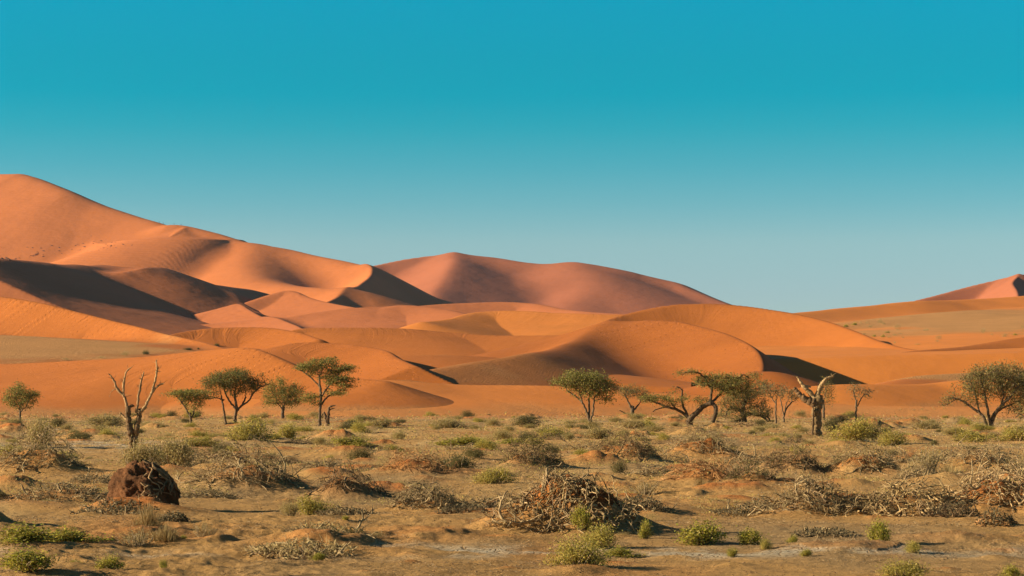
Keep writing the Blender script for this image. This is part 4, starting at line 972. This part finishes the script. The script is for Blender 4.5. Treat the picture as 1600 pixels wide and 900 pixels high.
m1, rx1, hh1 = earth_lump('earth_mound', 219, 802, 108, 72, 'dark reddish-brown domed earth mound with crusty overhanging top, left foreground', 'mound', 5, -.16)
rng = np.random.default_rng(9)
for k in range(26):       # roots matted over its top and right side
    a = rng.uniform(-1.4, 1.2); P = []
    e0 = rng.uniform(.2, .9)
    for i in range(8):
        e = e0 * (1 - i / 9.0) * math.pi / 2 + .1; aa = a + .15 * math.sin(i + k)
        P.append((math.cos(e) * math.cos(aa) * rx1 * 1.13 - .16 * math.sin(e) * rx1, math.cos(e) * math.sin(aa) * rx1 * .92, math.sin(e) * hh1 * 1.03))
    tb = Tubes(); tb.add(np.array(P) + rng.normal(0, .02, (8, 3)), np.linspace(.024, .012, 8), 5, np.array([.6, .5, .42]) * rng.uniform(.6, 1.6)); tb.build('root', M_BRUSH, m1)
m2, _, _ = earth_lump('earth_bank', 915, 838, 128, 74, 'broken dark red earth bank, the core of the big central mound', 'mound', 12, .1, crev=.12, amp=.55, col0=(.24, .084, .026), zabs=0.0)
m3, _, _ = earth_lump('earth_bank', 1560, 792, 120, 40, 'bare red earth bank under pale branches at the right edge', 'mound', 17, .0, crev=.12, amp=.6, col0=(.34, .11, .03), zabs=-.05)

# ---------------------------------------------------------------- shrubs, hand placed
S = place_shrub
S(210, 738, 70, 46, 'sage', 'grey-green scrub bush around the foot of the bare dead tree', 0)
S(272, 738, 66, 44, 'sage', 'rounded grey-green scrub bush just right of the bare dead tree foot', 1)
S(245, 728, 56, 30, 'dark', 'darker scrub bush between the two grey-green ones by the bare dead tree', 0)
S(392, 694, 74, 32, 'yel', 'yellow-green bush below the umbrella-shaped acacia', 0)
S(450, 684, 48, 26, 'yel', 'yellow-green bush with dark right side below the bushy round acacia', 1)
S(487, 810, 66, 30, 'yel', 'yellow-green tuft growing on the twiggy ground left of centre', 2)
S(455, 818, 40, 22, 'sage', 'pale tuft left of the yellow-green tuft on the twiggy ground', 2)
S(545, 702, 78, 12, 'lime', 'low green carpet plant in the open sand below the dead stump', 0)
S(735, 696, 100, 14, 'lime', 'long low green carpet plant in the middle of the plain', 1)
S(800, 695, 60, 10, 'lime', 'short green carpet plant continuing right of the long one', 2)
S(722, 744, 76, 26, 'dark', 'dark olive cushion bush on the red hummock in mid plain', 1)
S(775, 757, 66, 24, 'yel', 'yellow-olive bush right of the dark olive cushion', 0)
S(822, 670, 54, 16, 'dark', 'dark grey scrub bush at the dune foot left of the spreading acacia', 2)
S(862, 684, 60, 20, 'yel', 'yellowish scrub bush in front of the dark grey one', 1)
S(935, 688, 60, 20, 'sage', 'pale scrub bush at the foot of the wide spreading acacia', 0)
S(990, 672, 60, 14, 'sage', 'low pale scrub in front of the stout little acacia', 1)
S(902, 888, 96, 40, 'yel', 'mustard-coloured dense bush in the very near foreground right of centre', 0)
S(938, 856, 66, 36, 'yel', 'yellow-green bush directly behind the mustard-coloured one', 1)
S(908, 842, 40, 30, 'lime', 'bright tuft left of the yellow-green bush at the central mound foot', 2)
S(1008, 846, 24, 24, 'lime', 'small bright green tuft in the shadow right of the central mound', 0)
S(1108, 852, 84, 34, 'lime', 'bright green leafy bush beside the pale clay strip', 1)
S(1168, 852, 54, 22, 'lime', 'smaller leafy bush right of the bright green one beside the clay strip', 2)
S(1145, 868, 24, 12, 'lime', 'tiny green plant on the pale clay strip', 0)
S(1195, 858, 24, 16, 'yel', 'tiny yellow-green plant at the right end of the leafy bushes', 1)
S(970, 866, 60, 16, 'lime', 'flat green plant between the yellow-green bush and the clay strip', 1)
S(35, 866, 120, 26, 'lime', 'bright green ground plant nearest the left edge', 0)
S(110, 858, 110, 24, 'lime', 'bright green ground plant, second from the left edge', 1)
S(40, 903, 110, 30, 'lime', 'dark green ground plant cut by the bottom left corner', 2)
S(178, 896, 46, 22, 'lime', 'compact green cushion plant in the bottom left foreground', 1)
S(255, 894, 18, 12, 'lime', 'tiny green plant right of the compact cushion plant', 0)
S(215, 856, 74, 30, 'dry', 'dry olive bush right of the ground plants, below the earth mound', 0)
S(232, 838, 40, 34, 'grass', 'tall straw-coloured grass tuft in front of the earth mound', 0)
S(258, 852, 44, 24, 'grass', 'straw grass tuft right of the dry olive bush', 1)
S(318, 848, 50, 22, 'dry', 'small brown dry bush in the left foreground', 1)
S(1374, 852, 46, 32, 'lime', 'deep green leafy bush on bare sand in the right foreground', 2)
S(1425, 866, 34, 18, 'yel', 'small yellow-green plant right of the deep green leafy bush', 2)
S(1240, 852, 20, 12, 'lime', 'small green tuft left of the short dead stump pieces', 1)
S(1262, 870, 22, 10, 'lime', 'small green sprig on the pale clay strip, right part', 2)
S(1412, 904, 84, 26, 'yel', 'low yellow succulent mat at the bottom edge right of centre', 1)
S(1582, 906, 40, 20, 'lime', 'small green plant cut by the bottom right corner', 0)
S(1338, 692, 72, 34, 'yel', 'large yellow-green bush behind the massive dead tree foot', 2)
S(1366, 688, 36, 26, 'dark', 'dark right-hand flank bush joined to the large yellow-green one', 0)
S(1392, 695, 50, 24, 'yel', 'round yellow-green bush right of the large one', 0)
S(1300, 676, 38, 22, 'dark', 'dark green bush touching the massive dead tree foot', 1)
S(1448, 738, 80, 42, 'dry', 'pale dry grass bush among the branches at right', 2)
S(1425, 742, 36, 24, 'grass', 'pale upright grass in front of the dry grass bush', 2)
S(1482, 742, 34, 22, 'grass', 'pale upright grass right of the dry grass bush', 3)
S(1600, 735, 60, 34, 'dry', 'dry olive bush at the right edge', 0)
S(1095, 760, 14, 16, 'grass', 'single yellow grass tuft on bare sand right of the central mound', 0)
S(970, 742, 36, 18, 'dark', 'small deep green cushion in front of the olive hummock', 2)
S(60, 700, 60, 44, 'sage', 'tall grey scrub rising behind the leftmost branch heap', 2)
S(110, 738, 50, 20, 'sage', 'low grey scrub right of the leftmost branch heap', 1)
S(20, 712, 60, 18, 'yel', 'flat green-yellow patch at the left edge behind the heap', 2)
S(165, 668, 90, 20, 'sage', 'wide low scrub left of the bare dead tree near the dune foot', 0)
S(95, 668, 28, 16, 'dark', 'dark dome-shaped scrub near the dune foot right of the small round acacia', 0)
S(310, 700, 70, 14, 'yel', 'low yellow-green plant between the bare dead tree and the umbrella-shaped acacia', 1)
S(1010, 764, 60, 20, 'dry', 'dry brown bush on the slope right of the central mound', 1)
S(595, 668, 60, 14, 'sage', 'pale scrub right of the dead stump', 2)
S(545, 672, 50, 16, 'dark', 'dark scrub directly right of the dead stump', 1)
S(700, 668, 70, 14, 'sage', 'low scrub in open plain midway between the stump and the dark grey bush', 1)
S(1515, 690, 80, 18, 'yel', 'long yellow scrub left of the broad thorn tree foot', 2)
S(1590, 690, 70, 22, 'yel', 'yellow scrub right of the broad thorn tree foot', 0)
S(1440, 672, 70, 14, 'sage', 'grey scrub left of the broad thorn tree', 0)
S(1310, 662, 30, 10, 'dark', 'small dark scrub below the lone sparse thorn tree', 2)

# ---- small scrub all over the plain: many alike, told apart only by stretch of plain
LAND = [(-220, 120, 'by the small round acacia'), (120, 260, 'around the bare dead tree'), (260, 400, 'near the umbrella-shaped acacia'), (400, 560, 'near the tallest acacia'),
        (560, 700, 'right of the dead stump'), (700, 860, 'left of the spreading acacia'), (860, 1040, 'by the wide spreading acacia'), (1040, 1200, 'near the sprawling thorn tree'),
        (1200, 1330, 'by the massive dead tree'), (1330, 1460, 'right of the massive dead tree'), (1460, 1830, 'near the broad thorn tree')]
BANDS = [(0, 664, 'at the dune foot'), (664, 685, 'on the far plain'), (685, 740, 'on the middle plain'), (740, 905, 'in the foreground')]
STN = {'sage': 'grey-green', 'yel': 'yellow-green', 'dark': 'dark olive', 'dry': 'dry brown', 'lime': 'bright green'}
rs_ = random.Random(4242); CL = {}
for k in range(290):
    py = 651 + 45 * rs_.random() ** 1.1 if rs_.random() < .84 else rs_.uniform(696, 895)
    px = rs_.uniform(-15, 1615)
    onm = [m_ for m_ in MOUNDS[-230:] if 0 < m_[0] < 1600 and m_[1] < 720]
    if k < len(onm):                        # scrub holds the low hummocks together
        px = onm[k][0] + rs_.uniform(-.2, .2) * onm[k][2]; py = onm[k][1] - 1
    w = rs_.uniform(12, 46) * (.75 + (py - 650) / 160); h = w * rs_.uniform(.2, .42)
    st = rs_.choice(['sage', 'sage', 'dry', 'dark', 'yel', 'yel', 'sage'] if py < 800 else ['lime', 'yel', 'dry', 'lime'])
    if py > 780: w *= .5; h *= .55
    z = next(l[2] for l in LAND if l[0] <= px < l[1]); b = next(l[2] for l in BANDS if l[0] <= py < l[1])
    o = S(px, py, w, h, st, '%s scrub clump %s %s' % (STN[st], z, b), rs_.randint(0, 2), name='scrub_clump', group='small %s scrub clumps %s %s' % (STN[st], z, b), parts=False)
    CL.setdefault(o['label'], []).append((px, o))
ORD = ['leftmost', 'second from left', 'third from left', 'fourth from left', 'fifth from left', 'sixth from left', 'seventh from left', 'eighth from left', 'ninth from left', 'tenth from left']
for lab, L_ in CL.items():
    lab = lab.replace('sprawling ', '')
    L_.sort(key=lambda t: t[0])
    if len(L_) == 1: L_[0][1]['label'] = 'only ' + lab; continue
    for i, (_, o) in enumerate(L_):
        o['label'] = ('rightmost' if i == len(L_) - 1 else ORD[min(i, 9)]) + ' ' + lab
        if len(o['label'].split()) > 16: o['label'] = o['label'].replace(' on the ', ' on ').replace(' by the ', ' by ').replace(' near the ', ' near ')

# ---------------------------------------------------------------- litter: sticks, clods and pebbles nobody could count
def scatter_points(rng, n, y0=648, y1=903, power=1.0):
    py = y0 + (y1 - y0) * rng.uniform(0, 1, n) ** power; px = rng.uniform(-200, 1800, n)
    D = HC * F / (py - YH); x = (px - 800) / F * D
    return x, D, D / F
rng = np.random.default_rng(31)
x, y, sc = scatter_points(rng, 64000); keep = (fbm(x / 2.2, y / 4.0, 3, 55) > .0); x, y, sc = x[keep], y[keep], sc[keep]
L = sc * rng.uniform(1.5, 7, len(x)); a = rng.uniform(0, math.pi * 2, len(x))
g = ground_height(x, y, False)[0]
A = np.stack([x, y, g + .01], 1); dx = np.cos(a) * L; dy = np.sin(a) * L
g2 = ground_height(x + dx, y + dy, False)[0]; B = np.stack([x + dx, y + dy, g2 + .01 + np.abs(rng.normal(0, .25, len(x))) * L], 1)
tb = Tubes(); M_ = (A + B) / 2 + rng.normal(0, .12, A.shape) * L[:, None]; M_[:, 2] = np.maximum(M_[:, 2], np.minimum(A[:, 2], B[:, 2]))
r_ = sc * rng.uniform(.12, .42, len(x)); tb.segs(A, M_, r_, r_, 3); tb.segs(M_, B, r_, r_ * .5, 3)
tb.T = [np.repeat(rng.uniform(.5, 1.3, len(x)), 6)[:, None] * np.array([[1, .92, .82]]) for _ in range(2)]
tagit(tb.build('scattered_twigs', M_BRUSH), 'broken twigs and sticks strewn over the whole plain', 'twigs', None, 'stuff')
x, y, sc = scatter_points(rng, 60000); keep = (fbm(x / 3.2 + 9, y / 5.0, 3, 56) > -.15); x, y, sc = x[keep], y[keep], sc[keep]
g = ground_height(x, y, False)[0]; n = len(x); R_ = sc * (.25 + 1.5 * rng.uniform(0, 1, n) ** 3)
base = np.array([[1, 0, 0], [0, 1, 0], [-1, 0, 0], [0, -1, 0], [0, 0, .8], [0, 0, -.5]], float)
jit = rng.normal(0, .25, (n, 6, 3)); V = (base[None] + jit) * R_[:, None, None]; V += np.stack([x, y, g], 1)[:, None]
f0 = np.array([[0, 1, 4], [1, 2, 4], [2, 3, 4], [3, 0, 4], [1, 0, 5], [2, 1, 5], [3, 2, 5], [0, 3, 5]])
Fq = (f0[None] + 6 * np.arange(n)[:, None, None]).reshape(-1, 3)
C = np.repeat(rng.uniform(.6, 1.3, n)[:, None] * np.array([[.34, .19, .09]]), 6, 0)
me = mesh_np('pebbles', V.reshape(-1, 3), Fq, M_EARTH, False, {'tint': ('FLOAT_COLOR', C)})
tagit(ob('pebbles', me), 'small clods and pebbles scattered over the plain', 'pebbles', None, 'stuff')
# low dry plants hugging the ground
x, y, sc = scatter_points(rng, 150000, 649, 800, 1.2); keep = (fbm(x / 4 + 3, y / 9.0, 4, 57) > .18); x, y, sc = x[keep], y[keep], sc[keep]
g = ground_height(x, y, False)[0]; V, q, C = leaf_mesh(np.stack([x, y, g + np.abs(rng.normal(0, 1.4, len(x))) * sc], 1), 1.0, SAGE + STRAW + YEL, rng, 2.2, 0, .8, .35)
Vc = V.reshape(-1, 4, 3); ctr = Vc[:, :1]; V = (ctr + (Vc - ctr) * (sc * 2.6)[:, None, None]).reshape(-1, 3)
me = mesh_np('ground_cover', V, q, M_LEAF, False, {'tint': ('FLOAT_COLOR', C)})
tagit(ob('ground_cover', me), 'low dry plants hugging the sand in patches', 'ground cover', None, 'stuff')

# ---------------------------------------------------------------- bushes and people out on the dunes
bpy.context.view_layer.update()
DUNES = [o for o in bpy.data.objects if o.name.startswith('sand_dune')]
def on_dune(px, py):
    o0 = Vector((0, 0, HC)); d = Vector(((px - 800) / F, 1.0, (YH - py) / F)).normalized(); best = None
    for dn in DUNES:
        ok, loc, nrm, _ = dn.ray_cast(o0, d)
        if ok and (best is None or loc.y < best.y): best = loc
    return best
def dune_bush(px, py, w, h, st, label, group, v=0):
    p = on_dune(px, py)
    if p is None: return
    S(px, py, w, h, st, label, v, name='dune_bush', group=group, parts=False, pos=(p.x, p.y, p.z - .1))
for i, (px, py, w, h, st, lab) in enumerate([
    (101, 563, 22, 6, 'dry', 'pale low bush on the tan dune bowl at left, leftmost of the row'), (159, 560, 18, 5, 'dry', 'pale low bush second from the left in the row on the left dune'),
    (195, 557, 26, 9, 'dry', 'largest pale bush of the row along the left dune crest'), (229, 554, 13, 7, 'dark', 'small dark bush right of the largest pale one on the left dune crest'),
    (293, 547, 20, 4, 'dark', 'flat dark green bush on the dune crest above the flat-topped acacia'), (310, 546, 6, 3, 'dark', 'tiny dark bush right of the flat dark one on the dune crest'),
    (340, 541, 10, 5, 'dark', 'dark dot-like bush where two dune crests meet above the umbrella-shaped acacia')]):
    dune_bush(px, py, w, h, st, lab, 'bushes on the left dune crest', i % 3)
rb = random.Random(5)
SPOT = [(1322, 511), (1336, 508), (1345, 506), (1355, 506), (1376, 506), (1381, 507), (1402, 516), (1403, 514), (1387, 520), (1385, 519), (1406, 522), (1350, 523), (1380, 527), (1390, 528), (1398, 525), (1410, 528),
        (1434, 539), (1398, 537), (1445, 517), (1449, 517), (1467, 531), (1470, 526), (1465, 534), (1536, 521), (1550, 524), (1571, 527), (1570, 526), (1586, 524), (1366, 526), (1360, 512), (1598, 512)]
OD = {}
BIG = {(1403, 514), (1376, 506), (1467, 531), (1571, 527), (1536, 521)}
for i, (px, py) in enumerate(SPOT):
    big = (px, py) in BIG
    lab = ('larger dry bush with a shadow on the tan slope at far right' if big else ('small dry bush in the cluster on the far right slope, left part' if px < 1420 else 'small dry bush scattered on the tan slope at far right'))

    dune_bush(px, py, rb.uniform(12, 15) if big else rb.uniform(5, 11), rb.uniform(6.5, 8.5) if big else rb.uniform(2.5, 5), rb.choice(['dry', 'dry', 'yel']), lab,
              'larger bushes on the far right slope' if big else ('bush cluster on the far right slope' if px < 1420 else 'scattered bushes on the far right slope'), i % 3)

for i, (px, py) in enumerate([(562, 645), (600, 646), (640, 645), (668, 646), (702, 645), (790, 646), (1407, 640), (1428, 641), (1441, 641), (1457, 638), (1460, 640)]):
    dune_bush(px, py, rb.uniform(4, 9), rb.uniform(2.5, 5), 'dry', ORD[i if i < 6 else i - 6] + ' tiny pale tuft on the dune foot ' + ('left of the dark grey bush' if px < 1000 else 'left of the broad thorn tree'), 'tiny pale tufts on the dune foot', i % 3)
rk = np.random.default_rng(12); RV = []
for _ in range(90):
    u_ = rk.uniform(0, 1); p = on_dune(u_ * 210 + rk.normal(0, 6), 408 - u_ * 22 - abs(rk.normal(0, 9)))
    if p is None: continue
    RV.append((base + rk.normal(0, .25, (6, 3))) * rk.uniform(.2, 1.2) * np.array([1.6, 1, .8]) + np.array([p.x, p.y, p.z]))
V = np.array(RV).reshape(-1, 3); Fq = (f0[None] + 6 * np.arange(len(RV))[:, None, None]).reshape(-1, 3)
me = mesh_np('rocks', V, Fq, M_EARTH, False, {'tint': ('FLOAT_COLOR', np.tile([[.2, .09, .05]], (len(V), 1)))})
tagit(ob('rocks', me), 'dark rock debris scattered on the lower face of the tall left dune', 'rocks', None, 'stuff')

# hikers on the far crest
s = NT('hiker_clothes'); s.l(s.attr('tint', 'Color'), s.b.inputs['Base Color']); M_CLOTH = s.m
def hiker_mesh(rng, top):
    tb = Tubes(); st = rng.uniform(.12, .3); sk = (.30, .16, .09); leg = (.05, .05, .07)
    hip = np.array([0, 0, .92])
    for sx, dy in ((-.1, st), (.1, -st)):
        tb.add([hip + (sx, 0, .04), (sx, dy * .5, .48), (sx, dy, .06)], [.10, .075, .055], 6, leg); tb.add([(sx, dy, .05), (sx, dy - .05, .04), (sx, dy - .18, .03)], [.05, .05, .035], 5, (.04, .03, .03))
    tb.add([hip - (0, 0, .05), (0, 0, 1.05), (0, -.02, 1.25), (0, -.03, 1.42), (0, -.03, 1.50)], [.15, .155, .17, .19, .07], 8, top)
    for sx, dy in ((-1, -.2), (1, .18)): tb.add([(sx * .2, -.03, 1.42), (sx * .25, dy * .4, 1.15), (sx * .24, dy, .92)], [.055, .045, .035], 5, top); tb.add([(sx * .24, dy, .92), (sx * .24, dy * 1.1, .82)], [.04, .03], 5, sk)
    tb.add([(0, -.03, 1.48), (0, -.03, 1.56), (0, -.04, 1.64), (0, -.04, 1.72), (0, -.03, 1.77)], [.055, .09, .105, .095, .02], 8, sk)
    return mesh_np('person', np.vstack(tb.V), np.vstack(tb.F), M_CLOTH, True, {'tint': ('FLOAT_COLOR', np.vstack(tb.T))})
rng = np.random.default_rng(3)
for px, top, lab in [(249, (.05, .06, .10), 'hiker in dark clothes highest on the far left dune crest, walking'), (255, (.30, .10, .06), 'hiker just below the highest one on the far left dune crest, walking'),
                     (272, (.06, .06, .07), 'hiker in the dip between the two far left dune crests, standing'), (283, (.20, .20, .22), 'hiker on the small peak right of the dip, standing')]:
    best = None
    for py in np.arange(345, 372, .5):
        best = on_dune(px, py)
        if best: break
    o = ob('person', hiker_mesh(rng, top)); o.location = (best.x, best.y, best.z - .05); o.rotation_euler = (0, 0, rng.uniform(0, 6)); o.scale = (1.25, 1.25, 1.25)
    tagit(o, lab, 'person', 'hikers on the far left dune crest')
for gname in ('larger bushes on the far right slope', 'bush cluster on the far right slope', 'scattered bushes on the far right slope'):
    L_ = sorted([o for o in bpy.data.objects if o.get('group') == gname], key=lambda o: o.location.x / o.location.y)
    ORD2 = ORD + ['eleventh from left', 'twelfth from left', 'thirteenth from left', 'fourteenth from left', 'fifteenth from left', 'sixteenth from left', 'seventeenth from left', 'eighteenth from left', 'nineteenth from left']
    for i, o in enumerate(L_):
        o['label'] = ('rightmost' if i == len(L_) - 1 else ORD2[min(i, 18)]) + ' ' + {'l': 'larger dry bush with shadow on the far right slope', 'b': 'small dry bush in the far right slope cluster', 's': 'small scattered dry bush on the far right slope'}[gname[0]]
# ---------------------------------------------------------------- air
hm = bpy.data.materials.new('haze_air'); hm.use_nodes = True
ht = hm.node_tree; ht.nodes.clear()
hv = ht.nodes.new('ShaderNodeVolumePrincipled'); ho = ht.nodes.new('ShaderNodeOutputMaterial')
hv.inputs['Color'].default_value = (0.40, 0.66, 0.95, 1); hv.inputs['Density'].default_value = 0.000016; hv.inputs['Anisotropy'].default_value = 0.1
ht.links.new(hv.outputs[0], ho.inputs['Volume'])
x0, x1, y0, y1, z0, z1 = -9500, 9500, -200, 9500, -6, 420
V = np.array([[x, y, z] for z in (z0, z1) for x, y in ((x0, y0), (x1, y0), (x1, y1), (x0, y1))], float)
me = mesh_np('haze', V, np.array([[3, 2, 1, 0], [4, 5, 6, 7], [0, 1, 5, 4], [1, 2, 6, 5], [2, 3, 7, 6], [3, 0, 4, 7]]), hm, False)
o = ob('haze', me); o['kind'] = 'stuff'
